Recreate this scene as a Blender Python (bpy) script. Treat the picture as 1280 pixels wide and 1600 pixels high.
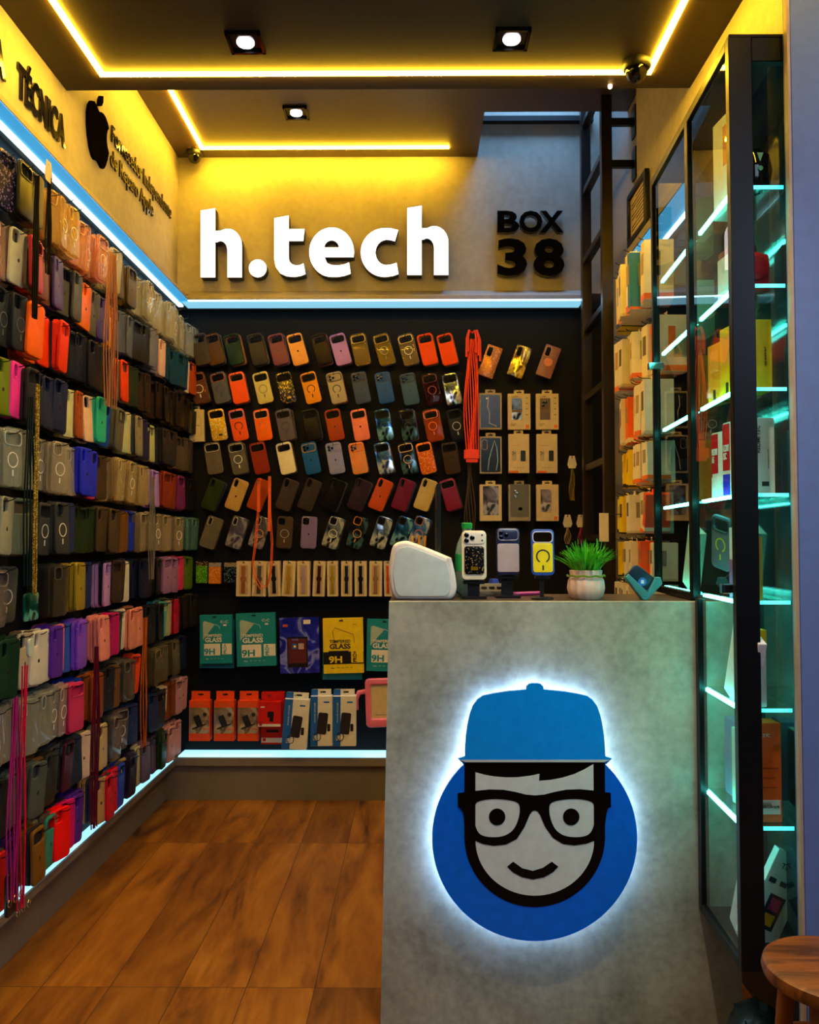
import bpy, bmesh, math, random
from mathutils import Vector, Matrix
random.seed(11)
for o in list(bpy.data.objects): bpy.data.objects.remove(o)
SC = bpy.context.scene
COL = SC.collection
R = math.radians
PI = math.pi

# ------------------------------------------------------------------ camera
F, EYE = 1300.0, 1.22
pitch = math.atan(48 / F); yaw = math.atan(10 / F * math.cos(pitch))
cd = bpy.data.cameras.new('camera'); cam = bpy.data.objects.new('camera', cd); COL.objects.link(cam)
cd.sensor_fit = 'VERTICAL'; cd.sensor_height = 36.0; cd.sensor_width = 28.8; cd.lens = 36.0 * F / 1600
cd.clip_start = .02
cam.location = (0, 0, EYE); cam.rotation_euler = (PI / 2 + pitch, 0, yaw)
SC.camera = cam
_f = Vector((-math.sin(yaw) * math.cos(pitch), math.cos(yaw) * math.cos(pitch), math.sin(pitch)))
_r = Vector((math.cos(yaw), math.sin(yaw), 0)); _u = _r.cross(_f)
def ray(x, y): return _f + _r * ((x - 640) / F) - _u * ((y - 800) / F)
def on_y(x, y, Y): d = ray(x, y); return Vector((0, 0, EYE)) + d * (Y / d.y)
def on_x(x, y, X): d = ray(x, y); return Vector((0, 0, EYE)) + d * (X / d.x)
def on_z(x, y, Z): d = ray(x, y); return Vector((0, 0, EYE)) + d * ((Z - EYE) / d.z)
def pix(P):
    v = Vector(P) - Vector((0, 0, EYE)); z = v.dot(_f)
    return 640 + F * v.dot(_r) / z, 800 - F * v.dot(_u) / z

# ------------------------------------------------------------------ view and world
SC.view_settings.view_transform = 'Standard'; SC.view_settings.look = 'None'
SC.view_settings.gamma = 1; SC.view_settings.use_curve_mapping = False
SC.view_settings.exposure = 0.0
w = bpy.data.worlds.new('world'); SC.world = w; w.use_nodes = True
w.node_tree.nodes['Background'].inputs[0].default_value = (.42, .52, .8, 1)
w.node_tree.nodes['Background'].inputs[1].default_value = .03

def area(name, loc, rot, size, power, col, sy=None):
    l = bpy.data.lights.new(name, 'AREA'); l.energy = power; l.color = col; l.size = size
    if sy: l.shape = 'RECTANGLE'; l.size_y = sy
    o = bpy.data.objects.new(name, l); o.location = loc; o.rotation_euler = rot; COL.objects.link(o); return o
area('unseen_fill_light', (1.0, -2.2, 3.3), (R(48), 0, 0), 1.6, 28, (.72, .82, 1.0))  # added cool fill behind the camera, no fixture seen there
area('unseen_fill_light', (2.0, .2, 2.4), (R(60), 0, R(32)), .8, 14, (.5, .62, 1.0))  # added blue fill out of view, brightens the entrance pillar
area('loft_light', (.62, 3.75, 3.95), (R(-6), 0, 0), .5, 46, (.24, .54, 1.0))

# ------------------------------------------------------------------ colour and materials
def lin(h):
    if not isinstance(h, str): return (*h, 1.0)
    h = h.lstrip('#'); v = [int(h[i:i + 2], 16) / 255 for i in (0, 2, 4)]
    return tuple(c / 12.92 if c <= .04045 else ((c + .055) / 1.055) ** 2.4 for c in v) + (1.0,)
MATS = {}
def _new(key):
    m = bpy.data.materials.new(key); m.use_nodes = True; MATS[key] = m
    nt = m.node_tree; b = nt.nodes['Principled BSDF']; return m, nt, b
def nd(nt, t, **k):
    n = nt.nodes.new(t)
    for a, v in k.items(): setattr(n, a, v)
    return n
def tex(nt, scale=(1, 1, 1)):
    tc = nd(nt, 'ShaderNodeTexCoord'); mp = nd(nt, 'ShaderNodeMapping'); mp.inputs['Scale'].default_value = scale
    nt.links.new(tc.outputs['Object'], mp.inputs[0]); return mp.outputs[0]
def ramp(nt, src, stops):
    r = nd(nt, 'ShaderNodeValToRGB'); nt.links.new(src, r.inputs[0])
    el = r.color_ramp.elements
    while len(el) < len(stops): el.new(.5)
    for e, (p, c) in zip(el, stops): e.position = p; e.color = c
    return r.outputs[0]
def mat(col, rough=.5, metal=0, spec=.5, coat=0, var=.06):
    key = f'm_{col}_{rough}_{metal}_{spec}_{coat}'
    if key in MATS: return MATS[key]
    m, nt, b = _new(key)
    c = lin(col)
    n = nd(nt, 'ShaderNodeTexNoise'); n.inputs['Scale'].default_value = 35
    nt.links.new(tex(nt), n.inputs['Vector'])
    o = ramp(nt, n.outputs['Fac'], [(.3, tuple(v * (1 - var) for v in c[:3]) + (1,)), (.7, tuple(min(1, v * (1 + var)) for v in c[:3]) + (1,))])
    nt.links.new(o, b.inputs['Base Color'])
    b.inputs['Roughness'].default_value = rough; b.inputs['Metallic'].default_value = metal
    b.inputs['Specular IOR Level'].default_value = spec; b.inputs['Coat Weight'].default_value = coat
    b.inputs['Coat Roughness'].default_value = .05
    return m
def emis(key, col, strength, base=(.8, .8, .8)):
    if key in MATS: return MATS[key]
    m, nt, b = _new(key)
    b.inputs['Base Color'].default_value = (*base, 1)
    b.inputs['Emission Color'].default_value = (*col, 1); b.inputs['Emission Strength'].default_value = strength
    return m
def clear(col, op=.35, rough=.12):
    key = f'clear_{col}_{op}'
    if key in MATS: return MATS[key]
    m, nt, b = _new(key)
    b.inputs['Base Color'].default_value = lin(col); b.inputs['Roughness'].default_value = rough
    b.inputs['Specular IOR Level'].default_value = .8
    t = nd(nt, 'ShaderNodeBsdfTransparent'); t.inputs[0].default_value = tuple(.45 + .55 * v for v in lin(col)[:3]) + (1,)
    lw = nd(nt, 'ShaderNodeLayerWeight'); lw.inputs['Blend'].default_value = .35
    mr = nd(nt, 'ShaderNodeMapRange'); mr.inputs['To Min'].default_value = op; mr.inputs['To Max'].default_value = min(1, op + .5)
    mx = nd(nt, 'ShaderNodeMixShader')
    nt.links.new(lw.outputs['Facing'], mr.inputs[0]); nt.links.new(mr.outputs[0], mx.inputs[0])
    nt.links.new(t.outputs[0], mx.inputs[1]); nt.links.new(b.outputs[0], mx.inputs[2])
    nt.links.new(mx.outputs[0], nt.nodes['Material Output'].inputs[0])
    return m
def pane_mat(key, tint, refl=1.0):
    m, nt, b = _new(key)
    t = nd(nt, 'ShaderNodeBsdfTransparent'); t.inputs[0].default_value = (*tint, 1)
    g = nd(nt, 'ShaderNodeBsdfGlossy'); g.inputs['Roughness'].default_value = .0; g.inputs[0].default_value = (refl, refl, refl, 1)
    lw = nd(nt, 'ShaderNodeLayerWeight'); lw.inputs['Blend'].default_value = .5
    pw = nd(nt, 'ShaderNodeMath', operation='POWER'); nt.links.new(lw.outputs['Facing'], pw.inputs[0]); pw.inputs[1].default_value = 4.5
    fr = nd(nt, 'ShaderNodeMath', operation='MULTIPLY_ADD'); nt.links.new(pw.outputs[0], fr.inputs[0]); fr.inputs[1].default_value = .92; fr.inputs[2].default_value = .06
    mx = nd(nt, 'ShaderNodeMixShader')
    nt.links.new(fr.outputs[0], mx.inputs[0]); nt.links.new(t.outputs[0], mx.inputs[1]); nt.links.new(g.outputs[0], mx.inputs[2])
    nt.links.new(mx.outputs[0], nt.nodes['Material Output'].inputs[0])
    return m
def glitter(col, spark='#d8b040', scale=260, thr=.72):
    key = f'glitter_{col}_{spark}'
    if key in MATS: return MATS[key]
    m, nt, b = _new(key)
    v = nd(nt, 'ShaderNodeTexVoronoi'); v.inputs['Scale'].default_value = scale
    nt.links.new(tex(nt), v.inputs['Vector'])
    bw = nd(nt, 'ShaderNodeRGBToBW'); nt.links.new(v.outputs['Color'], bw.inputs[0])
    c = lin(col)
    o = ramp(nt, bw.outputs[0], [(thr + .02, c), (thr + .05, lin(spark))])
    nt.links.new(o, b.inputs['Base Color']); b.inputs['Roughness'].default_value = .25
    b.inputs['Metallic'].default_value = .3
    return m
def holo(key, a='#1c2c3c', b_='#dfeaf0', c='#4a7fc0'):
    if key in MATS: return MATS[key]
    m, nt, b = _new(key)
    n = nd(nt, 'ShaderNodeTexNoise'); n.inputs['Scale'].default_value = 9; n.inputs['Distortion'].default_value = 1.2
    nt.links.new(tex(nt), n.inputs['Vector'])
    o = ramp(nt, n.outputs['Fac'], [(.38, lin(a)), (.5, lin(c)), (.56, lin(b_)), (.64, lin(a))])
    nt.links.new(o, b.inputs['Base Color']); b.inputs['Roughness'].default_value = .12; b.inputs['Metallic'].default_value = .55
    return m
def plaster(key, c1, c2, rough=.75, scale=3.0, bump=.15):
    m, nt, b = _new(key)
    tv = tex(nt)
    n = nd(nt, 'ShaderNodeTexNoise'); n.inputs['Scale'].default_value = scale; n.inputs['Detail'].default_value = 9; n.inputs['Roughness'].default_value = .65
    n.inputs['Distortion'].default_value = .4
    n2 = nd(nt, 'ShaderNodeTexNoise'); n2.inputs['Scale'].default_value = scale * 14; n2.inputs['Detail'].default_value = 6
    nt.links.new(tv, n.inputs['Vector']); nt.links.new(tv, n2.inputs['Vector'])
    ad = nd(nt, 'ShaderNodeMath', operation='MULTIPLY_ADD'); nt.links.new(n2.outputs['Fac'], ad.inputs[0]); ad.inputs[1].default_value = .35
    nt.links.new(n.outputs['Fac'], ad.inputs[2])
    o = ramp(nt, ad.outputs[0], [(.48, lin(c1)), (.85, lin(c2))])
    nt.links.new(o, b.inputs['Base Color']); b.inputs['Roughness'].default_value = rough
    bp = nd(nt, 'ShaderNodeBump'); bp.inputs['Strength'].default_value = bump; bp.inputs['Distance'].default_value = .004
    nt.links.new(ad.outputs[0], bp.inputs['Height']); nt.links.new(bp.outputs[0], b.inputs['Normal'])
    return m
def wood_floor():
    m, nt, b = _new('wood_plank_tiles')
    tc = nd(nt, 'ShaderNodeTexCoord'); mp = nd(nt, 'ShaderNodeMapping')
    mp.inputs['Rotation'].default_value = (0, 0, R(90)); mp.inputs['Location'].default_value = (-.24, .09, 0)
    nt.links.new(tc.outputs['Object'], mp.inputs[0])
    br = nd(nt, 'ShaderNodeTexBrick'); br.offset = .333; br.offset_frequency = 1; br.squash = 1
    br.inputs['Scale'].default_value = 1; br.inputs['Brick Width'].default_value = 1.1; br.inputs['Row Height'].default_value = .188
    br.inputs['Mortar Size'].default_value = .0013; br.inputs['Mortar Smooth'].default_value = .1
    br.inputs['Color1'].default_value = (0, 0, 0, 1); br.inputs['Color2'].default_value = (1, 1, 1, 1); br.inputs['Mortar'].default_value = (.5, .5, .5, 1)
    br.inputs['Bias'].default_value = 0
    nt.links.new(mp.outputs[0], br.inputs['Vector'])
    # grain, shifted for every plank
    sc = nd(nt, 'ShaderNodeVectorMath', operation='MULTIPLY'); sc.inputs[1].default_value = (1.1, 5.5, 1)
    nt.links.new(mp.outputs[0], sc.inputs[0])
    sh = nd(nt, 'ShaderNodeVectorMath', operation='MULTIPLY_ADD'); sh.inputs[1].default_value = (7, 13, 5)
    nt.links.new(br.outputs['Color'], sh.inputs[0]); nt.links.new(sc.outputs[0], sh.inputs[2])
    n = nd(nt, 'ShaderNodeTexNoise'); n.inputs['Scale'].default_value = 1.5; n.inputs['Detail'].default_value = 8; n.inputs['Distortion'].default_value = 1.6
    nt.links.new(sh.outputs[0], n.inputs['Vector'])
    w1 = nd(nt, 'ShaderNodeTexNoise'); w1.inputs['Scale'].default_value = 9; w1.inputs['Detail'].default_value = 7; w1.inputs['Distortion'].default_value = .6
    nt.links.new(sh.outputs[0], w1.inputs['Vector'])
    mx0 = nd(nt, 'ShaderNodeMath', operation='MULTIPLY_ADD'); mx0.inputs[1].default_value = .35
    nt.links.new(w1.outputs['Fac'], mx0.inputs[0]); nt.links.new(n.outputs['Fac'], mx0.inputs[2])
    o = ramp(nt, mx0.outputs[0], [(.42, lin('#3c210a')), (.58, lin('#74440f')), (.75, lin('#8f5a16')), (.9, lin('#9c6a22'))])
    tint = nd(nt, 'ShaderNodeMix', data_type='RGBA', blend_type='MULTIPLY'); tint.inputs[0].default_value = 1
    tr = ramp(nt, br.outputs['Color'], [(0, (.72, .68, .66, 1)), (1, (1.12, 1.1, 1.0, 1))])
    nt.links.new(o, tint.inputs[6]); nt.links.new(tr, tint.inputs[7])
    mm = nd(nt, 'ShaderNodeMix', data_type='RGBA'); nt.links.new(br.outputs['Fac'], mm.inputs[0])
    nt.links.new(tint.outputs[2], mm.inputs[6]); mm.inputs[7].default_value = (.03, .018, .01, 1)
    nt.links.new(mm.outputs[2], b.inputs['Base Color']); b.inputs['Roughness'].default_value = .42
    bp = nd(nt, 'ShaderNodeBump'); bp.inputs['Strength'].default_value = .3; bp.inputs['Distance'].default_value = .002
    nt.links.new(mx0.outputs[0], bp.inputs['Height']); nt.links.new(bp.outputs[0], b.inputs['Normal'])
    return m
def pegboard_mat():
    m, nt, b = _new('perforated_black_board')
    tc = nd(nt, 'ShaderNodeTexCoord'); vm = nd(nt, 'ShaderNodeVectorMath', operation='MODULO')
    sx = nd(nt, 'ShaderNodeSeparateXYZ'); nt.links.new(tc.outputs['Object'], sx.inputs[0])
    outs = []
    s = nd(nt, 'ShaderNodeMath', operation='ADD'); nt.links.new(sx.outputs[0], s.inputs[0]); nt.links.new(sx.outputs[1], s.inputs[1])
    for src in (s.outputs[0], sx.outputs[2]):
        a = nd(nt, 'ShaderNodeMath', operation='PINGPONG'); nt.links.new(src, a.inputs[0]); a.inputs[1].default_value = .0125
        p = nd(nt, 'ShaderNodeMath', operation='POWER'); nt.links.new(a.outputs[0], p.inputs[0]); p.inputs[1].default_value = 2
        outs.append(p.outputs[0])
    ad = nd(nt, 'ShaderNodeMath', operation='ADD'); nt.links.new(outs[0], ad.inputs[0]); nt.links.new(outs[1], ad.inputs[1])
    lt = nd(nt, 'ShaderNodeMath', operation='LESS_THAN'); nt.links.new(ad.outputs[0], lt.inputs[0]); lt.inputs[1].default_value = .0028 ** 2
    mm = nd(nt, 'ShaderNodeMix', data_type='RGBA'); nt.links.new(lt.outputs[0], mm.inputs[0])
    mm.inputs[6].default_value = lin('#17171b'); mm.inputs[7].default_value = (.001, .001, .001, 1)
    nt.links.new(mm.outputs[2], b.inputs['Base Color']); b.inputs['Roughness'].default_value = .6
    b.inputs['Specular IOR Level'].default_value = .12
    return m
def wood_mat(key, c1, c2):
    m, nt, b = _new(key)
    n = nd(nt, 'ShaderNodeTexNoise'); n.inputs['Scale'].default_value = 5; n.inputs['Detail'].default_value = 6; n.inputs['Distortion'].default_value = .8
    nt.links.new(tex(nt, (1.2, 9, 2)), n.inputs['Vector'])
    o = ramp(nt, n.outputs['Fac'], [(.35, lin(c1)), (.65, lin(c2))])
    nt.links.new(o, b.inputs['Base Color']); b.inputs['Roughness'].default_value = .45
    return m

M_clad = plaster('smooth_cement_cladding', '#8a8378', '#a59d90', .7, 2.2)
M_conc = plaster('mottled_concrete_panel', '#777a6c', '#b4b8a6', .5, 3.4)
M_plinth = plaster('grey_plinth', '#6e655b', '#7e756a', .6, 2.0, .05)
M_ledge = mat('#7c746c', .6)
M_ceil = mat('#3a3029', .55, spec=.25); M_ceil2 = mat('#574639', .42, spec=.4)
M_floor = wood_floor(); M_peg = pegboard_mat()
M_black = mat('#0b0b0c', .4); M_frame = mat('#0b0e10', .35, spec=.25); M_steel = mat('#2a211c', .35, .3)
M_gloss = mat('#050505', .08, spec=.7); M_white = mat('#e8e8e6', .35); M_chrome = mat('#c9c9c9', .15, 1)
L_warm = emis('warm_led', (1.0, .545, .02), 135)
L_cool = emis('cool_led', (.42, .78, 1.0), 5.5)
L_cool_diff = emis('cool_led_diffuser', (.045, .36, .70), .95, (.1, .25, .4))
L_cool_mid = emis('cool_led_mid', (.26, .66, .88), .95, (.3, .5, .6))
L_cool_bot = emis('cool_led_shelf', (.33, .80, 1.0), 1.3)
L_teal = emis('teal_led', (.07, 1.0, .84), 22)
L_sign = emis('sign_white', (1.0, .98, .97), 1.5)
L_halo = emis('halo_led', (.62, .90, 1.0), 22)
L_spot = emis('downlight_lamp', (1.0, .9, .95), 14)
GLASS = pane_mat('door_glass', (.86, .92, .90)); SHELFG = pane_mat('shelf_glass', (.80, .96, .92), .9)
MIRR = mat('#1b2a2a', .06, spec=.9)

# ------------------------------------------------------------------ mesh helpers
def finish(bm, name='mesh'):
    bmesh.ops.recalc_face_normals(bm, faces=bm.faces)
    me = bpy.data.meshes.new(name); bm.to_mesh(me); bm.free(); return me
def smooth(me, ang=35):
    for p in me.polygons: p.use_smooth = True
    try: me.set_sharp_from_angle(angle=R(ang))
    except Exception: pass
    return me
def link(name, me, m, parent=None, loc=None, rot=None):
    o = bpy.data.objects.new(name, me); COL.objects.link(o)
    if m is not None:
        if len(me.materials) == 0: me.materials.append(m)
        o.material_slots[0].link = 'OBJECT'; o.material_slots[0].material = m
    if parent: o.parent = parent
    if loc is not None: o.location = loc
    if rot is not None: o.rotation_euler = rot
    return o
def tag(o, label, cat, group=None, kind=None):
    if label: o['label'] = label
    if cat: o['category'] = cat
    if group: o['group'] = group
    if kind: o['kind'] = kind
    return o
def empty(name, loc, rot=(0, 0, 0)):
    o = bpy.data.objects.new(name, None); o.empty_display_size = .02; COL.objects.link(o)
    o.location = loc; o.rotation_euler = rot; return o
def bbox_add(bm, x0, x1, y0, y1, z0, z1):
    vs = [bm.verts.new((x, y, z)) for x in (x0, x1) for y in (y0, y1) for z in (z0, z1)]
    for f in ((0, 1, 3, 2), (4, 6, 7, 5), (0, 4, 5, 1), (2, 3, 7, 6), (0, 2, 6, 4), (1, 5, 7, 3)): bm.faces.new([vs[i] for i in f])
    return vs
def box_me(x0, x1, y0, y1, z0, z1, bev=0):
    bm = bmesh.new(); bbox_add(bm, x0, x1, y0, y1, z0, z1)
    if bev: bmesh.ops.bevel(bm, geom=bm.edges[:], offset=bev, segments=2, affect='EDGES')
    return finish(bm)
def struct(name, me, m, parent=None):
    o = link(name, me, m, parent)
    if not parent: o['kind'] = 'structure'
    return o
def tube_add(bm, pts, r, n=6, closed=False):
    pts = [Vector(p) for p in pts]; rings = []; N = len(pts); pu = None
    for i, p in enumerate(pts):
        if closed: t = (pts[(i + 1) % N] - pts[i - 1])
        else: t = pts[min(i + 1, N - 1)] - pts[max(i - 1, 0)]
        t.normalize()
        if pu is None: pu = t.orthogonal().normalized()
        pu = (pu - t * pu.dot(t)); pu = pu.normalized() if pu.length > 1e-6 else t.orthogonal().normalized()
        v = t.cross(pu); rr = r[i] if isinstance(r, (list, tuple)) else r
        rings.append([bm.verts.new(p + (pu * math.cos(a) + v * math.sin(a)) * rr) for a in [2 * PI * k / n for k in range(n)]])
    for i in range(N if closed else N - 1):
        A, B = rings[i], rings[(i + 1) % N]
        for k in range(n): bm.faces.new((A[k], A[(k + 1) % n], B[(k + 1) % n], B[k]))
    if not closed: bm.faces.new(rings[0][::-1]); bm.faces.new(rings[-1])
def tube_me(pts, r, n=6, closed=False):
    bm = bmesh.new(); tube_add(bm, pts, r, n, closed); return smooth(finish(bm), 60)
def lathe_me(prof, n=32, flute=0):
    bm = bmesh.new(); rings = []
    for (r, z) in prof:
        rings.append([bm.verts.new((r * (1 + flute * math.cos(14 * a)) * math.cos(a), r * (1 + flute * math.cos(14 * a)) * math.sin(a), z)) for a in [2 * PI * k / n for k in range(n)]])
    for A, B in zip(rings, rings[1:]):
        for k in range(n): bm.faces.new((A[k], A[(k + 1) % n], B[(k + 1) % n], B[k]))
    bm.faces.new(rings[0][::-1]); bm.faces.new(rings[-1])
    return smooth(finish(bm), 40)
def rrect(w, h, r, n=5, cx=0, cy=0):
    pts = []
    for (sx, sy, a0) in ((1, 1, 0), (-1, 1, 90), (-1, -1, 180), (1, -1, 270)):
        for k in range(n + 1):
            a = R(a0 + 90 * k / n); pts.append((cx + sx * (w / 2 - r) + r * math.cos(a), cy + sy * (h / 2 - r) + r * math.sin(a)))
    return pts
def circ(r, n=24, cx=0, cy=0): return [(cx + r * math.cos(2 * PI * k / n), cy + r * math.sin(2 * PI * k / n)) for k in range(n)]
def shape(loops, t, bev=0, res=2, spline=False):
    """filled outline (x, z) with holes, thickness t along y; front face at y=-t/2"""
    cu = bpy.data.curves.new('outline', 'CURVE'); cu.dimensions = '2D'; cu.fill_mode = 'BOTH'
    cu.extrude = max(t / 2 - bev, .00001); cu.bevel_depth = bev; cu.bevel_resolution = res; cu.offset = -bev
    for lp in loops:
        sp = cu.splines.new('POLY'); sp.points.add(len(lp) - 1)
        for p, (x, y) in zip(sp.points, lp): p.co = (x, y, 0, 1)
        sp.use_cyclic_u = True
    ob = bpy.data.objects.new('outline', cu); COL.objects.link(ob)
    dg = bpy.context.evaluated_depsgraph_get()
    me = bpy.data.meshes.new_from_object(ob.evaluated_get(dg))
    bpy.data.objects.remove(ob); bpy.data.curves.remove(cu)
    me.transform(Matrix.Rotation(PI / 2, 4, 'X')); me.materials.clear()
    bm = bmesh.new(); bm.from_mesh(me); bmesh.ops.remove_doubles(bm, verts=bm.verts, dist=1e-6)
    bmesh.ops.recalc_face_normals(bm, faces=bm.faces); bm.to_mesh(me); bm.free()
    return smooth(me, 40)
def text_me(s, w, h, t=.001, bold=0, spacing=1):
    """lettering fitted to a width and height, centred, facing -y"""
    cu = bpy.data.curves.new('text', 'FONT'); cu.body = s; cu.size = 1; cu.offset = bold; cu.space_character = spacing
    cu.space_line = .85; cu.resolution_u = 3; cu.fill_mode = 'BOTH'
    cu.extrude = .01
    ob = bpy.data.objects.new('text', cu); COL.objects.link(ob)
    me = bpy.data.meshes.new_from_object(ob.evaluated_get(bpy.context.evaluated_depsgraph_get()))
    bpy.data.objects.remove(ob); bpy.data.curves.remove(cu)
    xs = [v.co.x for v in me.vertices]; ys = [v.co.y for v in me.vertices]
    cx, cy = (min(xs) + max(xs)) / 2, (min(ys) + max(ys)) / 2
    sx, sy = w / (max(xs) - min(xs)), h / (max(ys) - min(ys))
    me.transform(Matrix.Rotation(PI / 2, 4, 'X') @ Matrix.Diagonal((sx, sy, t / .02, 1)) @ Matrix.Translation((-cx, -cy, 0)))
    me.materials.clear(); return me
ORD = ['zeroth', 'first', 'second', 'third', 'fourth', 'fifth', 'sixth', 'seventh', 'eighth', 'ninth', 'tenth', 'eleventh', 'twelfth', 'thirteenth',
       'fourteenth', 'fifteenth', 'sixteenth', 'seventeenth', 'eighteenth', 'nineteenth', 'twentieth', 'twenty-first', 'twenty-second', 'twenty-third',
       'twenty-fourth', 'twenty-fifth', 'twenty-sixth', 'twenty-seventh', 'twenty-eighth', 'twenty-ninth', 'thirtieth']

# ================================================================== THE ROOM
XL, XR, YB = -1.16, .905, 3.99          # cladding faces
PXL, PYB = -1.185, 4.10                 # pegboard faces
ZC1, ZC2 = 2.72, 3.10
ZT, ZB = 2.38, .19                     # niche top and bottom
Y0 = .9
o = struct('floor', box_me(-1.6, 2.4, -1.5, 4.4, -.06, 0), M_floor)
# upper claddings
struct('wall_left', box_me(-1.4, XL, Y0, YB + .3, ZT + .045, 3.2), M_clad)
struct('wall_back', box_me(-1.4, 1.3, YB, YB + .3, ZT + .045, 4.3), M_clad)
bm = bmesh.new(); bbox_add(bm, XR, 1.2, Y0 + .8, 3.36, ZT + .045, 3.2); struct('wall_right', finish(bm), M_clad)
struct('wall_stair', box_me(XR + .02, 1.2, 3.362, YB, 0, 4.3), mat('#77716a', .7))
struct('wall_loft', box_me(-.2, .30, 3.57, YB, 3.16, 4.3), mat('#4d4a48', .7))
struct('ceiling_loft', box_me(-.2, 1.2, 3.3, 4.3, 4.3, 4.36), M_clad)
# ledges at the lip of the niche, top and bottom
def ledge_prism(name, axis, a0, a1, prof, m):
    bm = bmesh.new(); ends = []
    for a in (a0, a1):
        ends.append([bm.verts.new((p, a, z) if axis == 'y' else (a, p, z)) for p, z in prof])
    n = len(prof)
    for k in range(n): bm.faces.new((ends[0][k], ends[0][(k + 1) % n], ends[1][(k + 1) % n], ends[1][k]))
    bm.faces.new(ends[0]); bm.faces.new(ends[1][::-1])
    return struct(name, finish(bm), m)
lipz = ZT + .0
ledge_prism('trim_1', 'y', Y0, 4.2, [(XL, ZT + .06), (-1.092, ZT + .02), (-1.088, ZT), (-1.4, ZT), (-1.4, ZT + .05)], M_ledge)
ledge_prism('trim_2', 'x', -1.092, XR - .08, [(YB, ZT + .06), (3.93, ZT + .02), (3.925, ZT), (4.2, ZT), (4.2, ZT + .05)], M_ledge)
ledge_prism('trim_3', 'y', 2.0, 3.36, [(XR, ZT + .075), (XR - .045, ZT + .03), (XR - .045, ZT), (1.15, ZT), (1.15, ZT + .05)], M_ledge)
struct('trim_4', box_me(-1.4, -1.140, Y0, 3.97, .165, ZB), M_ledge)
struct('trim_5', box_me(-1.4, XR, 3.97, 4.2, .165, ZB + .012), M_ledge)
struct('baseboard_left', box_me(-1.4, -1.19, Y0, 4.2, 0, .165), M_plinth)
struct('baseboard_back', box_me(-1.19, XR, 3.99, 4.2, 0, .165), M_plinth)
struct('wall_left_pegboard', box_me(PXL - .03, PXL, Y0, PYB + .03, ZB, ZT), M_peg)
struct('wall_back_pegboard', box_me(PXL, XR + .02, PYB, PYB + .03, ZB, ZT), M_peg)
struct('wall_right_pegboard', box_me(.985, 1.01, 2.0, 3.36, .9, ZT), M_peg)
struct('wall_right_lower', box_me(.905, 1.2, 1.78, 3.36, 0, .9), mat('#1a1a1c', .6))
struct('wall_right_side', box_me(1.01, 1.2, 2.0, 3.36, .9, ZT), M_black)
# ceilings
bm = bmesh.new(); bbox_add(bm, -1.4, 1.3, Y0 - .3, 2.70, ZC1, ZC1 + .12); struct('ceiling', finish(bm), M_ceil)
bm = bmesh.new(); bbox_add(bm, -1.4, 1.3, 2.5, 3.57, ZC2, ZC2 + .06); bbox_add(bm, -1.4, .30, 3.57, 4.3, ZC2, ZC2 + .06)
struct('ceiling_rear', finish(bm), M_ceil2)
struct('ceiling_drop', box_me(-1.4, 1.3, 2.66, 2.70, ZC1 + .12, ZC2), M_ceil)
struct('trim_6', box_me(.31, .86, 3.955, 3.99, 3.26, 3.285), M_black)
# entrance pillar
p = on_y(1247, 800, 1.765)
struct('wall_pillar', box_me(p.x, 1.6, 1.765, 1.80, 0, 3.2, .002), mat('#667fb6', .55))
struct('trim_7', box_me(p.x - .006, p.x, 1.765, 1.78, 0, 3.2), mat('#b5a08a', .5))

# ================================================================== LED LINES
def strip(name, label, x0, x1, y0, y1, z0, z1, m, group=None, prof=True):
    o = empty(name, ((x0 + x1) / 2, (y0 + y1) / 2, z0)); tag(o, label, 'led strip', group)
    c = o.location
    link('light_line', box_me(x0 - c.x, x1 - c.x, y0 - c.y, y1 - c.y, z0 - c.z, z1 - c.z), m, o)
    return o
W = .0085
def ceiling_line(pts, z, label):
    t = empty('ceiling_led_line', (pts[0][0], pts[0][1], z)); tag(t, label, 'led strip')
    for (a, b) in zip(pts, pts[1:]):
        x0, x1 = sorted((a[0], b[0])); y0, y1 = sorted((a[1], b[1]))
        q = (pts[0][0], pts[0][1])
        link('light_line', box_me(x0 - W - q[0], x1 + W - q[0], y0 - W - q[1], y1 + W - q[1], -.007, 0), L_warm, t)
    return t
ceiling_line([(-1.003, 1.0), (-1.003, 2.6), (.742, 2.6), (.742, 1.0)], ZC1, 'warm yellow LED line framing three sides of the front ceiling panel')
ceiling_line([(-1.018, 2.78), (-1.018, 3.885), (.15, 3.885)], ZC2, 'warm yellow LED line on the recessed rear ceiling, L shaped')
def niche_led(name, label, faces):
    t = empty(name, faces[0][:3]); tag(t, label, 'led strip')
    q = faces[0]
    for nm, x0, x1, y0, y1, z0, z1, m in [f[3:] for f in faces]:
        link(nm, box_me(x0 - q[0], x1 - q[0], y0 - q[1], y1 - q[1], z0 - q[2], z1 - q[2]), m, t)
    return t
niche_led('cornice_led_strip', 'light blue LED strip under the cornice above the left pegboard',
    [(-1.2, 2.5, ZT, 'diffuser', -1.138, -1.090, Y0, YB - .03, ZT - .004, ZT - .0005, L_cool_diff), (-1.2, 2.5, ZT, 'light_line', -1.160, -1.138, Y0, 4.02, ZT - .008, ZT - .0005, L_cool)])
niche_led('cornice_led_strip', 'light blue LED strip running under the big white letters on the back wall',
    [(-.2, 4.0, ZT, 'diffuser', -1.125, .80, 3.936, 4.06, ZT - .004, ZT - .0005, L_cool_mid), (-.2, 4.0, ZT, 'light_line', -1.09, .80, 3.928, 3.936, ZT - .006, ZT - .0005, L_cool)])
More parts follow.
